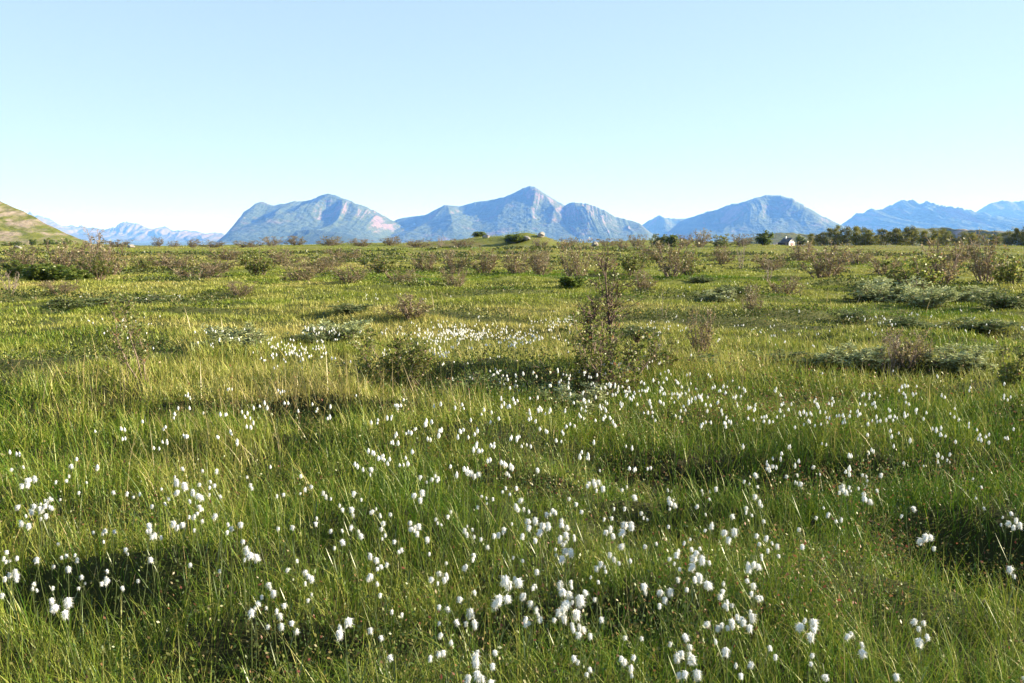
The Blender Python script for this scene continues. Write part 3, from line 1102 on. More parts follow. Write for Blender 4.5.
# --- kinds of small shrub: unit sized prototypes (1 m wide, 1 m high), copied and scaled
KIND = {
    'willow_shrub': dict(cat='shrub', mats=(M_willow, None), kw=dict(H=1, W=1.15, stems=17, twigs=11, sub=4, nleaf=4, lsize=.085, lw=.42, r0=.012, upright=.3, leaf_from=.12, rmin=.004)),
    'dark_willow_shrub': dict(cat='shrub', mats=(M_darkwillow, None), kw=dict(H=1, W=1.2, stems=15, twigs=11, sub=4, nleaf=4, lsize=.085, lw=.45, r0=.012, upright=.1, leaf_from=.1, rmin=.004)),
    'dwarf_birch': dict(cat='shrub', mats=(M_brownleaf, None), kw=dict(H=1, W=1.0, stems=13, twigs=9, sub=4, nleaf=2, lsize=.042, lw=.8, r0=.014, upright=.4, leaf_from=.10, rmin=.0048)),
    'leafy_bush': dict(cat='bush', mats=(M_bushleaf, None), kw=dict(H=1, W=1.1, stems=14, twigs=12, sub=5, nleaf=5, lsize=.09, lw=.7, r0=.014, upright=.25, leaf_from=.1, rmin=.004)),
    'birch_bush': dict(cat='bush', mats=(M_birchleaf, None), kw=dict(H=1, W=1.15, stems=12, twigs=10, sub=4, nleaf=4, lsize=.055, lw=.75, r0=.014, upright=.5, leaf_from=.15, rmin=.004)),
    'bare_shrub': dict(cat='shrub', mats=(M_brownleaf, M_paletwig), kw=dict(H=1, W=.8, stems=8, twigs=8, sub=4, nleaf=0, lsize=.05, r0=.016, upright=.7, leaf_from=.2, rmin=.005)),
}
GROUPS = {'willow_shrub': 'grey green willow clumps in the meadow', 'dark_willow_shrub': 'low dark willow clumps in the meadow', 'dwarf_birch': 'brown twiggy shrubs across the meadow',
          'leafy_bush': 'green bushes towards the skyline', 'birch_bush': 'olive leaved bushes across the meadow', 'bare_shrub': 'bare pale shrubs in the meadow'}
protos = {}
pused = set()


def shrub(kind, px, pyb, wpx, hpx, label, D=None, rz=None):
    """px, pyb: where its foot stands in the picture; wpx, hpx: its size there"""
    if D is None:
        x, y = at(px, pyb)
    else:
        x, y = at_dist(px, D)
    dist = math.hypot(x, y)
    w, h = wpx * dist / FPX, hpx * dist / FPX
    if kind == 'dwarf_birch':
        h *= 1.22 if px > 126 else .92
    v = rnd.randrange(3)
    key = (kind, v)
    if key not in protos:
        kd = KIND[kind]
        protos[key] = make_shrub(kind, 900 + 31 * v + len(kind) * 7, kd['mats'][0], kd['mats'][1], **kd['kw'])
    if key in pused:
        o = copy_tree(protos[key])
    else:
        o = protos[key]
        pused.add(key)
    put(o, x, y, w, h, rnd.uniform(0, 6.28) if rz is None else rz)
    tag(o, label, KIND[kind]['cat'], GROUPS[kind])
    return o


# thicket at the left
shrub('dwarf_birch', 22, 277, 46, 30, 'brown twiggy shrub at the left edge, below the scree hill')
shrub('leafy_bush', 45, 282, 40, 16, 'bright green bush low in front of the left thicket')
shrub('dwarf_birch', 60, 274, 40, 34, 'brown twiggy shrub behind the bright green bush of the left thicket')
shrub('dwarf_birch', 88, 278, 46, 42, 'tallest brown shrub in the left thicket')
shrub('leafy_bush', 76, 284, 26, 14, 'dark green bush at the front foot of the left thicket')
shrub('dwarf_birch', 112, 276, 34, 34, 'brown twiggy shrub at the right end of the left thicket')
shrub('birch_bush', 100, 281, 30, 24, 'olive bush in front of the tallest shrub of the left thicket')
shrub('bare_shrub', 100, 262, 34, 32, 'bare twig crown rising over the left thicket against the blue ridge')
shrub('bare_shrub', 11, 294, 26, 20, 'pale dead shrub at the left edge below the thicket')
shrub('leafy_bush', 20, 279, 26, 14, 'small green bush in front of the shrub at the left edge')
# left and centre meadow
shrub('birch_bush', 143, 272, 22, 17, 'small olive bush alone just right of the left thicket')
shrub('dwarf_birch', 200, 281, 62, 16, 'wide low brown shrub between the left thicket and the dark bush')
shrub('dwarf_birch', 180, 270, 34, 13, 'low brown shrub in the open grass under the jagged ridge')
shrub('birch_bush', 258, 277, 36, 26, 'dark green bush standing in brown shrubs below the broad mountain')
shrub('dwarf_birch', 300, 284, 44, 20, 'brown shrub right of the dark green bush')
shrub('dwarf_birch', 282, 266, 50, 16, 'low brown shrub behind the dark green bush, under the foothill')
shrub('dwarf_birch', 225, 262, 40, 12, 'low brown shrub near the skyline at the steep mountain end')
shrub('birch_bush', 380, 275, 34, 23, 'round olive bush alone under the gap left of the highest peak')
shrub('dwarf_birch', 425, 272, 36, 19, 'brown shrub, first of the row under the highest peak')
shrub('dwarf_birch', 455, 275, 34, 24, 'brown shrub, second of the row under the highest peak')
shrub('dwarf_birch', 485, 273, 38, 22, 'brown shrub, third of the row under the highest peak')
shrub('dwarf_birch', 515, 275, 36, 22, 'brown shrub, fourth of the row under the highest peak')
shrub('dwarf_birch', 455, 290, 34, 22, 'thin brown shrub in front of the row under the highest peak')
shrub('bare_shrub', 441, 247.6, 16, 16, 'small reddish bare tree on the skyline left of the rocky mound')
shrub('dark_willow_shrub', 130, 308, 78, 12, 'long low dark clump left of centre in open grass')
shrub('dark_willow_shrub', 64, 304, 34, 9, 'small low dark clump left of the long dark one')
shrub('willow_shrub', 236, 351, 56, 31, 'grey green willow clump left of centre beside the leaning sapling')
shrub('willow_shrub', 205, 352, 30, 12, 'small grey willow clump at the left foot of the bigger one')
shrub('willow_shrub', 338, 343, 60, 28, 'grey green willow clump left of the olive shrub with red twigs')
shrub('dark_willow_shrub', 305, 346, 40, 14, 'dark low willow at the left end of the white flowered strip')
shrub('dark_willow_shrub', 350, 313, 40, 10, 'low dark clump added as a shaded grass streak above the willow left of centre')  # added clump in place of a shadowy streak in the grass
shrub('dwarf_birch', 410, 318, 60, 22, 'sparse olive brown shrub behind the red twigged shrub')
shrub('dwarf_birch', 330, 268, 40, 10, 'low brown shrub under the right slope of the broad mountain')
# centre right
shrub('dwarf_birch', 574, 283, 36, 42, 'purple brown twiggy shrub standing tall left of the big sapling')
shrub('leafy_bush', 572, 288, 32, 12, 'low green growth at the foot of the purple brown shrub')
shrub('dwarf_birch', 540, 277, 30, 24, 'small brown shrub just left of the purple brown one')
shrub('birch_bush', 632, 275, 30, 24, 'olive shrub between the tall sapling and the wide bush')
shrub('dwarf_birch', 672, 281, 46, 36, 'wide rounded brown bush right of the tall sapling')
shrub('birch_bush', 690, 276, 26, 26, 'olive bush touching the right side of the wide brown bush')
shrub('bare_shrub', 741, 268, 14, 26, 'thin pale bare sapling right of the wide brown bush')
shrub('bare_shrub', 768, 281, 12, 22, 'second thin pale bare sapling, below the white house')
shrub('dark_willow_shrub', 700, 284, 26, 9, 'low dark clump at the foot of the wide brown bush')
shrub('willow_shrub', 716, 302, 36, 14, 'grey willow patch in grass right of the tall sapling')
shrub('dark_willow_shrub', 728, 296, 40, 11, 'dark low strip behind the grey willow patch')
shrub('dwarf_birch', 752, 316, 26, 28, 'thin reddish shrub right of the grey willow patch')
shrub('dwarf_birch', 702, 356, 40, 44, 'sparse reddish brown shrub right of the tall sapling')
shrub('birch_bush', 655, 372, 50, 40, 'low leafy olive shrub at the right foot of the tall sapling')
shrub('dwarf_birch', 800, 262, 36, 18, 'brown shrub below the white house')
shrub('dwarf_birch', 824, 279, 62, 30, 'wide brown shrub in the meadow below the left end of the tree line')
shrub('birch_bush', 915, 288, 52, 34, 'olive bush behind the large grey willow clump')
shrub('dwarf_birch', 940, 285, 56, 38, 'brown twiggy bush behind the large grey willow clump')
shrub('dwarf_birch', 985, 283, 44, 38, 'tall brown bush at the right, second from the edge')
shrub('birch_bush', 1012, 285, 34, 32, 'olive bush at the right edge above the dark willow')
shrub('willow_shrub', 898, 306, 66, 28, 'large grey green willow clump on the right, biggest of its kind')
shrub('willow_shrub', 930, 307, 44, 23, 'upright grey willow at the right side of the large clump')
shrub('willow_shrub', 962, 305, 50, 18, 'low grey willow trailing right from the large clump')
shrub('dark_willow_shrub', 866, 303, 36, 10, 'dark low clump at the left end of the large grey willow')
shrub('dark_willow_shrub', 1005, 310, 48, 18, 'dark willow clump at the right edge')
shrub('dark_willow_shrub', 852, 322, 34, 13, 'round dark clump in bright grass below the large willow')
shrub('dark_willow_shrub', 908, 330, 62, 11, 'long dark strip of willow below the large grey clump')
shrub('dark_willow_shrub', 980, 332, 56, 13, 'long dark strip of willow under the right edge clump')
shrub('willow_shrub', 856, 376, 60, 24, 'grey willow clump with dark underside left of the forked branch')
shrub('willow_shrub', 960, 376, 66, 26, 'grey willow clump right of the forked branch')
shrub('dwarf_birch', 905, 384, 54, 34, 'low brown twiggy shrub at the foot of the forked branch')
shrub('birch_bush', 1020, 398, 44, 56, 'leafy sapling cut by the right edge of the view')
shrub('bare_shrub', 890, 368, 30, 44, 'thin bare shrub left of the forked branch')
for (px, pyb, w, h, lab) in (
        (163, 268, 38, 13, 'low brown shrub between the left thicket and the tiny skyline shrubs'), (218, 274, 44, 13, 'low brown shrub left of the dark green bush, nearer than the skyline'),
        (318, 274, 40, 16, 'brown shrub beneath the middle of the broad mountain'), (350, 283, 44, 17, 'brown shrub left of the round olive bush'),
        (402, 284, 40, 14, 'low brown shrub just right of the round olive bush'), (536, 266, 36, 14, 'low brown shrub below the right end of the rocky mound'),
        (606, 272, 30, 18, 'brown shrub right behind the top of the tall sapling'), (642, 292, 40, 18, 'sparse brown shrub in front of the wide brown bush'),
        (722, 265, 34, 16, 'brown shrub left of the thin pale bare sapling'), (770, 271, 44, 16, 'wide low brown shrub in the meadow below the white house'),
        (858, 264, 40, 14, 'low brown shrub below the two tall left birches'), (885, 275, 40, 20, 'brown shrub left of the olive bush behind the grey willows'),
        (60, 294, 44, 16, 'low brown shrub in front of the left thicket'), (345, 260, 50, 12, 'low brown shrub strip under the right flank of the broad mountain'),
        (785, 296, 40, 18, 'sparse brown shrub in open grass below the pale bare saplings'), (958, 262, 50, 14, 'brown shrub strip in front of the right birches'),
        (650, 260, 44, 14, 'brown shrub strip below the round grey skyline bush'), (240, 296, 36, 14, 'small brown shrub in grass in front of the dark green bush')):
    shrub('dwarf_birch', px, pyb, w, h, lab)
# foot of the big sapling
shrub('dark_willow_shrub', 538, 400, 84, 42, 'dense dark willow mass at the left foot of the tall sapling')
shrub('dark_willow_shrub', 484, 404, 72, 34, 'dark low willow left of the dense dark mass')
shrub('willow_shrub', 575, 412, 60, 30, 'grey leaved low willow in front of the tall sapling')
shrub('dark_willow_shrub', 430, 402, 40, 18, 'dark low willow right of the red twigged shrub')
shrub('dark_willow_shrub', 470, 396, 66, 24, 'low dark willow mat right of the red twigged shrub, behind the pinkish twigs')
shrub('dark_willow_shrub', 560, 405, 64, 30, 'dark low willow mat right in front of the tall sapling')
shrub('dark_willow_shrub', 700, 372, 80, 16, 'low dark willow mat in the grass right of the leafy olive shrub')
shrub('dark_willow_shrub', 790, 366, 70, 14, 'low dark willow mat left of the grey willow with dark underside')
shrub('dark_willow_shrub', 640, 338, 60, 13, 'low dark mat just right of the tall sapling stem')
# skyline bushes
for (px, D, w, h, lab) in ((118, 180, 30, 8, 'brown skyline shrub at the right shoulder of the left thicket'), (212, 190, 34, 6, 'low brown skyline strip where the jagged ridge ends'),
                           (248, 185, 34, 7, 'brown skyline strip below the steep left end of the broad mountain'), (272, 195, 24, 9, 'brown skyline tuft left of the foothill'),
                           (362, 185, 34, 7, 'brown skyline strip right of the wide one near the foothill end'), (418, 190, 34, 7, 'brown skyline strip left of the small reddish bare tree'),
                           (462, 190, 26, 8, 'brown skyline shrub right of the small reddish bare tree'), (566, 180, 30, 9, 'brown skyline shrub between the rocky mound and the dark boulder'),
                           (608, 185, 26, 8, 'brown skyline shrub just right of the dark boulder'), (684, 180, 26, 10, 'brown skyline shrub right of the small green skyline bush')):
    shrub('dwarf_birch', px, 0, w, h, lab, D=D)
for (px, D, w, h, kind, lab) in (
        (158, 190, 14, 8, 'dwarf_birch', 'tiny brown skyline shrub right of the left thicket'), (174, 200, 16, 6, 'dwarf_birch', 'wider low brown skyline shrub under the jagged ridge, between two others'),
        (192, 205, 18, 7, 'dwarf_birch', 'small brown skyline shrub under the end of the jagged ridge'),
        (295, 200, 30, 9, 'dwarf_birch', 'brown skyline shrub under the low foothill'),
        (330, 190, 36, 9, 'dwarf_birch', 'wide brown skyline shrub right of the one under the foothill'),
        (390, 200, 30, 8, 'dwarf_birch', 'brown skyline shrub under the notch left of the highest mountain'),
        (540, 180, 22, 10, 'dwarf_birch', 'brown shrub at the right foot of the rocky mound'),
        (622, 170, 22, 9, 'dwarf_birch', 'brown skyline shrub left of the round grey bush'),
        (637, 175, 20, 13, 'dwarf_birch', 'dark brown skyline shrub beside the round grey bush'),
        (660, 180, 22, 14, 'dark_willow_shrub', 'round grey bush on the skyline in the mountain gap'),
        (673, 176, 13, 12, 'leafy_bush', 'small green bush touching the round grey skyline bush'),
        (700, 170, 26, 15, 'dwarf_birch', 'brown bush on the skyline right of the round grey one'),
        (722, 175, 24, 13, 'birch_bush', 'olive bush on the skyline right of the brown one'),
        (742, 180, 24, 12, 'dwarf_birch', 'brown skyline bush left of the white house'),
        (764, 200, 18, 12, 'leafy_bush', 'green bush just left of the white house'),
        (800, 205, 10, 9, 'leafy_bush', 'small green bush just right of the white house'),
        (514, 192, 24, 8, 'leafy_bush', 'low dark green scrub on top of the rocky mound'),
        (480, 215, 16, 7, 'leafy_bush', 'small green bush on the left slope of the rocky mound')):
    shrub(kind, px, 0, w, h, lab, D=D)
for (px, D, w, h, lab) in ((14, 215, 11, 6, 'small green bush low on the scree hill near the left edge'), (33, 220, 7, 8, 'dark upright bush on the lower scree hill'), (50, 225, 10, 8, 'rounded green bush at the right foot of the scree hill'),
                           (66, 225, 9, 8, 'green bush where the scree hill meets the blue ridge'), (5, 235, 8, 5, 'first tiny dark shrub on the scree slope at the left edge'), (24, 250, 7, 4, 'tiny green shrub halfway up the scree slope'), (42, 245, 8, 5, 'tiny green shrub above the rounded bush on the scree slope'), (58, 240, 9, 6, 'small green shrub on the lower scree slope above the blue ridge end'), (77, 222, 8, 5, 'lowest green bush at the end of the scree hill')):
    b_ = shrub('leafy_bush', px, 0, w, h, lab, D=D)
    hit = SCREE.ray_cast(Vector((b_.location.x, b_.location.y, 200)), Vector((0, 0, -1)))
    if hit[0] is not None and hit[0].z > b_.location.z:
        b_.location.z = hit[0].z - .1

# individually grown shrubs in the middle of the view
x, y = at(608, 378)
t = make_shrub('birch_sapling', 4242, M_birchleaf, M_darktwig, H=1.27, W=.7, stems=5, twigs=30, sub=7, nleaf=2, lsize=.026, lw=.8, r0=.024, upright=.5, leaf_from=.22, single=True, rmin=.0042)
put(t, x, y, 1.2, 1.08, .7)
tag(t, 'tall dark twigged birch sapling in the middle of the meadow, tip near the skyline', 'sapling')
x, y = at(602, 396)
t = make_shrub('birch_shrub', 4343, M_birchleaf, None, H=.88, W=1.7, stems=15, twigs=14, sub=5, nleaf=4, lsize=.034, lw=.8, r0=.010, upright=.25, leaf_from=.12, rmin=.0028)
put(t, x, y, 1, 1, .4)
tag(t, 'broad low olive birch shrub around the foot of the tall sapling', 'shrub')
x, y = at(402, 396)
t = make_shrub('birch_shrub', 77, M_birchleaf, None, H=.80, W=1.25, stems=14, twigs=13, sub=5, nleaf=4, lsize=.034, lw=.75, r0=.010, upright=.3, leaf_from=.25, rmin=.0025)
put(t, x, y, 1, 1, 2.0)
tag(t, 'spreading olive shrub with red twigs left of the tall sapling', 'shrub')
x, y = at(142, 380)
t = make_shrub('leaning_sapling', 99, M_birchleaf, None, H=.80, W=.7, stems=4, twigs=13, sub=5, nleaf=4, lsize=.032, lw=.75, r0=.010, upright=.4, leaf_from=.3, single=True, rmin=.0025)
put(t, x, y, 1, 1, 1.0)
t.rotation_euler = (0, -.2, 0)
tag(t, 'thin leaning birch sapling with red stem in the left meadow', 'sapling')
x, y = at(926, 372)
t = make_shrub('forked_branch', 123, M_brownleaf, M_twig, H=.46, W=.6, stems=3, twigs=4, sub=2, nleaf=0, lsize=.03, r0=.014, upright=.5, rmin=.003)
put(t, x, y, 1, 1, .3)
tag(t, 'dark bare forked branch rising from grass between two grey willows', 'branch')
x, y = at(455, 404)
t = make_shrub('dead_twigs', 130, M_brownleaf, M_paletwig, H=.30, W=.4, stems=4, twigs=6, sub=3, nleaf=0, lsize=.03, r0=.006, upright=.4, rmin=.002)
put(t, x, y, 1, 1, .3)
tag(t, 'small pinkish dead twigs left of the dark willow mass', 'twigs')
x, y = at(664, 318)
t = make_shrub('dead_sapling', 131, M_brownleaf, M_paletwig, H=.62, W=.2, stems=2, twigs=3, sub=1, nleaf=0, lsize=.03, r0=.009, upright=.9, rmin=.004)
put(t, x, y, 1, 1, .3)
tag(t, 'single pale dead stem in the grass right of the tall sapling', 'stem')


# --- birch trees of the right tree line
def make_tree(seed, dense):
    rr = random.Random(seed)
    root = empty('birch_tree')
    tr, cr = MB(), MB()
    trunks = rr.choice((2, 3, 3))
    clumps = []
    for s in range(trunks):
        a = 2 * math.pi * s / trunks + rr.uniform(-.5, .5)
        p = Vector((math.cos(a) * .25, math.sin(a) * .25, -.2))
        d = Vector((math.cos(a) * .28, math.sin(a) * .28, 1)).normalized()
        H = rr.uniform(3.6, 5.0)
        pts, rad = [p.copy()], [.10]
        for i in range(8):
            d = (d + rvec(rr) * .14 + Vector((0, 0, .05))).normalized()
            p = p + d * H / 8
            pts.append(p.copy())
            rad.append(.10 * (1 - (i + 1) / 9))
        tr.tube(pts, rad, 6, rr.random())
        for b in range(16):
            i = rr.randrange(1, 8)
            q = pts[i]
            ang = rr.uniform(0, 6.28)
            dd = Vector((math.cos(ang), math.sin(ang), rr.uniform(.2, 1.1))).normalized()
            L = rr.uniform(.8, 1.6) * (1.25 - i * .12)
            lp = [q]
            pp = q.copy()
            for j in range(4):
                dd = (dd + rvec(rr) * .25).normalized()
                pp = pp + dd * L / 4
                lp.append(pp.copy())
            tr.tube(lp, [.035, .028, .02, .013, .006], 3, rr.random())
            clumps += [lp[2], lp[3], lp[4]]
        clumps += [pts[-1], pts[-2]]
    for c in clumps:
        if rr.random() < .12:
            continue
        n = int(rr.uniform(24, 50) * dense)
        sz = rr.uniform(.38, .68)
        tn = rr.gauss(.5, .22)
        for _ in range(n):
            v = rvec(rr) * sz * rr.random() ** .5
            v.z *= .75
            dd = rvec(rr)
            sd = dd.cross(rvec(rr))
            if sd.length < .05:
                continue
            sd.normalize()
            s = rr.uniform(.10, .2)
            cr.leaf(c + v, dd, sd, s, s * .8, min(1, max(0, tn + rr.gauss(0, .15))))
    # low suckers and brushwood round the stool
    for _ in range(int(900 * dense)):
        a = rr.uniform(0, 6.28)
        q = rr.random() ** .5 * 1.9
        dd = rvec(rr)
        sd = dd.cross(rvec(rr)).normalized()
        s = rr.uniform(.10, .2)
        cr.leaf(Vector((math.cos(a) * q, math.sin(a) * q, rr.uniform(.1, 2.3))), dd, sd, s, s * .8, min(1, max(0, rr.gauss(.35, .2))))
    tr.build('trunk', M_birchbark, root)
    cr.build('crown', M_treeleaf, root, False)
    return root


TREE_P = [make_tree(60 + k, d) for k, d in enumerate((1.0, .8, 1.2, .45, 1.0))]
tused = set()
TREES = [(812, 212, 16, 14), (822, 205, 18, 15), (834, 200, 20, 17), (846, 205, 22, 20), (858, 200, 22, 21), (870, 198, 22, 17), (884, 204, 24, 19), (898, 196, 26, 24), (912, 202, 20, 18),
         (926, 198, 22, 18), (934, 206, 18, 16), (946, 200, 18, 14), (958, 190, 20, 15), (972, 204, 20, 16), (984, 210, 14, 12), (996, 204, 22, 14), (1010, 200, 20, 15), (1024, 198, 20, 17), (1042, 200, 24, 18), (1066, 204, 26, 19),
         (866, 215, 20, 18), (906, 216, 20, 20), (940, 216, 20, 17)]
vis = sorted(i for i in range(len(TREES)))
order = sorted(range(20), key=lambda i: TREES[i][0])
TL = ['leftmost low birch of the tree line, nearest the white house', 'second birch from the left in the tree line', 'dense dark birch near the left end of the tree line', 'tall birch, fourth from the left in the tree line',
      'tall birch, fifth from the left in the tree line', 'lower birch just right of the two tall left ones in the tree line', 'dark birch left of the tallest one in the tree line', 'tallest birch of the tree line, in the middle of the row',
      'birch just right of the tallest one in the tree line', 'broad birch in the middle right of the tree line', 'thin crowned birch behind the broad one in the tree line', 'low birch left of the bright green one in the tree line',
      'bright rounded birch standing forward of the tree line', 'birch right of the forward bright one in the tree line', 'smallest low birch in the gap right of the tree line', 'birch after the gap, near the right end of the tree line',
      'birch second from the right edge in the tree line', 'birch at the right edge of the tree line', 'birch beyond the right edge of the tree line, half out of view', 'outermost birch right of the view',
      'birch behind the two tall left ones of the tree line', 'birch behind the tallest one of the tree line', 'birch behind the broad one of the tree line']
for i, (px, D, w, h) in enumerate(TREES):
    x, y = at_dist(px, D)
    v = 4 if i == 12 else (3 if i in (10, 14) else rnd.randrange(3))
    if v in tused:
        o = copy_tree(TREE_P[v])
    else:
        o = TREE_P[v]
        tused.add(v)
    Hm = (h * rnd.uniform(.8, 1.12) + 4) * D / FPX / 4.9
    Wm = w * D / FPX / 4.2 * .98
    put(o, x, y, Wm, Hm, rnd.uniform(0, 6.28), .1)
    tag(o, TL[i], 'tree', 'birch trees of the right tree line')
for v, p in enumerate(TREE_P):
    if v not in tused:
        for ch in list(p.children):
            bpy.data.objects.remove(ch)
        bpy.data.objects.remove(p)


# --- boulders
def boulder(px, D, w, h, seed, label, dz=.25):
    rr = random.Random(seed)
    import bmesh
    bm = bmesh.new()
    bmesh.ops.create_icosphere(bm, subdivisions=3, radius=.5)
    for vt in bm.verts:
        n = vt.co.normalized()
        f = 1 + .5 * (float(fbm(np.array([n.x * 1.6 + seed]), np.array([n.y * 1.6 + n.z * 2.1]), seed, 3)[0]) - .5)
        vt.co = n * .5 * f
        for k in range(5):
            ra = random.Random(seed * 7 + k)
            pl = rvec(ra)
            lim = ra.uniform(.30, .42)
            q = vt.co.dot(pl)
            if q > lim:
                vt.co -= pl * (q - lim)
    me = bpy.data.meshes.new('boulder')
    bm.to_mesh(me)
    bm.free()
    o = link('boulder', me, M_rock)
    x, y = at_dist(px, D)
    W_, H_ = w * D / FPX, h * D / FPX
    o.scale = (W_, W_ * .8, H_)
    o.location = (x, y, hz(x, y) + H_ * dz)
    o.rotation_euler = (0, 0, rr.uniform(0, 6.28))
    tag(o, label, 'boulder', 'grey and pinkish boulders near the skyline')


boulder(541, 196, 9, 6, 5, 'reddish boulder on the right shoulder of the rocky mound')
boulder(486, 204, 8, 5, 6, 'pinkish boulder on the left part of the rocky mound')
boulder(526, 193, 11, 5, 7, 'broad grey rock on top of the rocky mound')
boulder(595, 186, 10, 6, 8, 'dark boulder on the skyline right of the rocky mound')
boulder(17, 150, 9, 5, 9, 'pinkish boulder in grass at the foot of the scree hill')
boulder(131, 170, 9, 4, 10, 'pale low rock on the skyline right of the left thicket')
boulder(475, 180, 6, 3, 12, 'small pale stone in grass left of the rocky mound')


# --- the white house
def house():
    x, y = at_dist(788, 270)
    z = hz(x, y)
    white = plain_mat('white_boards', (.78, .74, .70), .6, (.70, .66, .62), 3)
    roofm = plain_mat('dark_slate_roof', (.035, .04, .05), .6, (.06, .065, .075), 4)
    red = plain_mat('red_paint', (.35, .05, .035), .6)
    glass = plain_mat('window_glass', (.03, .04, .05), .15)
    dark = plain_mat('shade_dark_boards', (.03, .028, .03), .7, (.05, .045, .04), 3)  # annex boards coloured dark for the shade they stand in
    brick = plain_mat('white_plaster', (.75, .72, .7), .8)
    root = empty('house', (x, y, z - .1), R(38))
    # local x: length (ridge), gable end at -y ... ridge runs along y, gable faces -y
    w, l, he, hr = 2.3, 2.3, 2.4, 3.9
    m = MB()
    m.poly([(-w, -l, 0), (w, -l, 0), (w, -l, he), (0, -l, hr), (-w, -l, he)])
    m.poly([(w, l, 0), (-w, l, 0), (-w, l, he), (0, l, hr), (w, l, he)])
    m.poly([(w, -l, 0), (w, l, 0), (w, l, he), (w, -l, he)])
    m.poly([(-w, l, 0), (-w, -l, 0), (-w, -l, he), (-w, l, he)])
    m.build('wall', white, root, False)
    m = MB()
    ov = .3
    for s in (-1, 1):
        e = Vector((s * (w + ov), 0, he - ov * (hr - he) / w))
        for (a, b) in ((0, .14),):
            p = [Vector((s * (w + ov), -l - ov, e.z + .02)), Vector((0, -l - ov, hr + .02)), Vector((0, l + ov, hr + .02)), Vector((s * (w + ov), l + ov, e.z + .02))]
            q = [v + Vector((0, 0, .16)) for v in p]
            m.poly(p)
            m.poly(q)
            for k in range(4):
                m.poly([p[k], p[(k + 1) % 4], q[(k + 1) % 4], q[k]])
    rf = m.build('roof', roofm, root, False)
    m = MB()
    m.box(-.85, -.3, .6, 1.15, hr - .8, hr + .85)
    m.build('chimney', brick, rf, False)
    for (wx, wz) in ((-1.0, 1.0), (1.0, 1.0), (0, 2.5)):
        m = MB()
        m.box(wx - .4, wx + .4, -l - .05, -l + .01, wz, wz + .9)
        f = m.build('window', white, root, False)
        m = MB()
        m.box(wx - .32, wx + .32, -l - .07, -l - .04, wz + .08, wz + .82)
        m.build('pane', glass, f, False)
    m = MB()
    m.box(-.42, .42, -l - .05, -l + .01, .05, 2.0)
    m.build('door', red, root, False)
    m = MB()     # lean-to on the left side, its shade put into the dark colour
    m.box(-w - 2.2, -w - .003, -1.6, 2.6, 0, 2.0)
    m.poly([(-w - 2.5, -1.9, 1.95), (-w - .003, -1.9, 2.5), (-w - .003, 2.9, 2.5), (-w - 2.5, 2.9, 1.95)])
    m.build('annex', dark, root, False)
    root.scale = (.62, .62, .68)
    tag(root, 'small white house with dark roof and chimney by the tree line', 'house')


house()

# ----------------------------------------------------------------------------
# AIR
# ----------------------------------------------------------------------------
mh, nth, outh = new_mat('thin_blue_air')
pv = nth.nodes.new('ShaderNodeVolumePrincipled')
pv.inputs['Color'].default_value = (.115, .31, 1.0, 1)
pv.inputs['Absorption Color'].default_value = (1, 1, 1, 1)
pv.inputs['Density'].default_value = 7.0e-5
pv.inputs['Anisotropy'].default_value = 0.0
pv.inputs['Density Attribute'].default_value = ''
nth.links.new(pv.outputs[0], outh.inputs['Volume'])
try:
    mh.cycles.homogeneous_volume = True
except Exception:
    pass
mb = MB()
mb.box(-40000, 40000, -39500, 40500, -60, 800)
hzb = mb.build('haze', mh, None, False)
tag(hzb, 'thin blue summer haze over the plain and mountains', 'haze', kind='stuff')

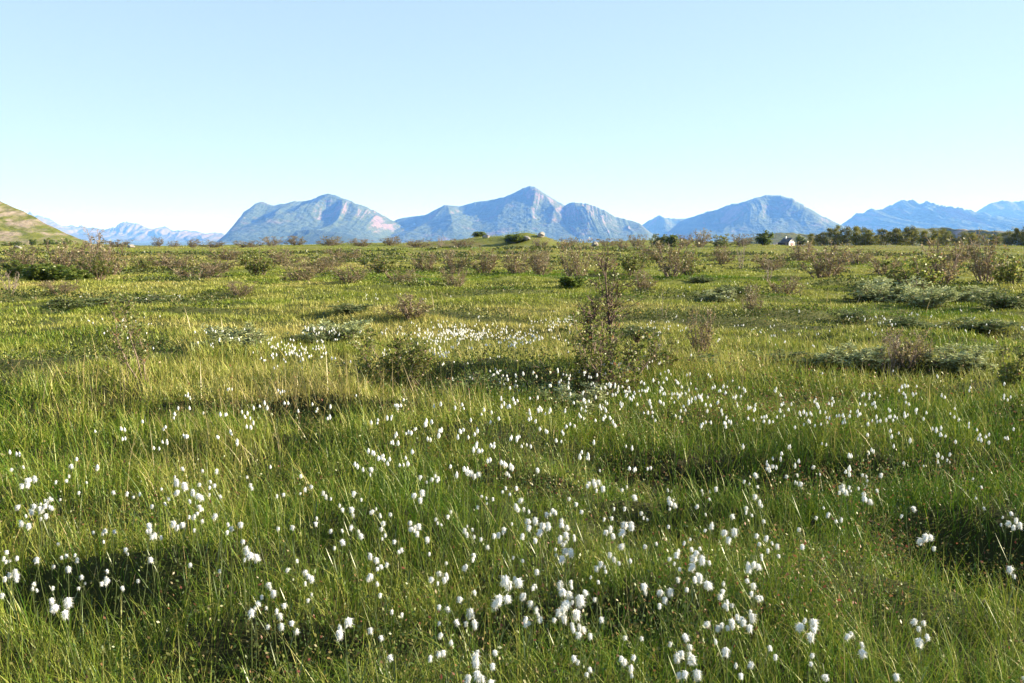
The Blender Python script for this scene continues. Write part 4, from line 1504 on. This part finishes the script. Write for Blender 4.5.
# ----------------------------------------------------------------------------
# LIGHT, SKY, CAMERA
# ----------------------------------------------------------------------------
SUN_EL, SUN_AZ = 21.0, 80.0     # azimuth clockwise from the view direction (+Y)
sun = bpy.data.lights.new('sun', 'SUN')
sun.energy = 5.0
sun.angle = R(.5)
sun.color = (1.0, .91, .76)
so = bpy.data.objects.new('sun', sun)
COL.objects.link(so)
dv = Vector((math.sin(R(SUN_AZ)) * math.cos(R(SUN_EL)), math.cos(R(SUN_AZ)) * math.cos(R(SUN_EL)), math.sin(R(SUN_EL))))
so.rotation_euler = (-dv).to_track_quat('-Z', 'Y').to_euler()
so.location = (30, -10, 30)

w = bpy.data.worlds.new('World')
scene.world = w
w.use_nodes = True
nt = w.node_tree
bg = nt.nodes['Background']
sky = nt.nodes.new('ShaderNodeTexSky')
sky.sky_type = 'NISHITA'
sky.sun_disc = False
sky.sun_elevation = R(SUN_EL)
sky.sun_rotation = R(SUN_AZ)
sky.air_density = 1.0
sky.dust_density = .2
sky.ozone_density = 1.2
gm = nt.nodes.new('ShaderNodeGamma')
gm.inputs[1].default_value = .36
gain = nt.nodes.new('ShaderNodeMixRGB')
gain.blend_type = 'MULTIPLY'
gain.inputs[0].default_value = 1
gain.inputs[2].default_value = (.92, 1.10, 1.24, 1)
nt.links.new(sky.outputs[0], gm.inputs[0])
nt.links.new(gm.outputs[0], gain.inputs[1])
nt.links.new(gain.outputs[0], bg.inputs[0])
bg.inputs[1].default_value = .124

cam = bpy.data.cameras.new('camera')
cam.sensor_width = 36
cam.lens = FPX / IMG_W * 36
cam.clip_start = .05
cam.clip_end = 120000
co = bpy.data.objects.new('camera', cam)
COL.objects.link(co)
co.location = (0, 0, CAM_Z)
co.rotation_euler = (math.pi / 2 - PITCH, 0, 0)
scene.camera = co

scene.view_settings.view_transform = 'Standard'
scene.view_settings.look = 'None'
scene.view_settings.gamma = 1
scene.view_settings.exposure = 1.87
scene.view_settings.use_curve_mapping = False
cy = scene.cycles
cy.max_bounces = 5
cy.diffuse_bounces = 3
cy.glossy_bounces = 1
cy.transmission_bounces = 3
cy.volume_bounces = 0
cy.transparent_max_bounces = 4
cy.caustics_reflective = False
cy.caustics_refractive = False
cy.sample_clamp_indirect = 6
cy.use_denoising = True
cy.denoiser = 'OPENIMAGEDENOISE'
cy.denoising_input_passes = 'RGB_ALBEDO_NORMAL'
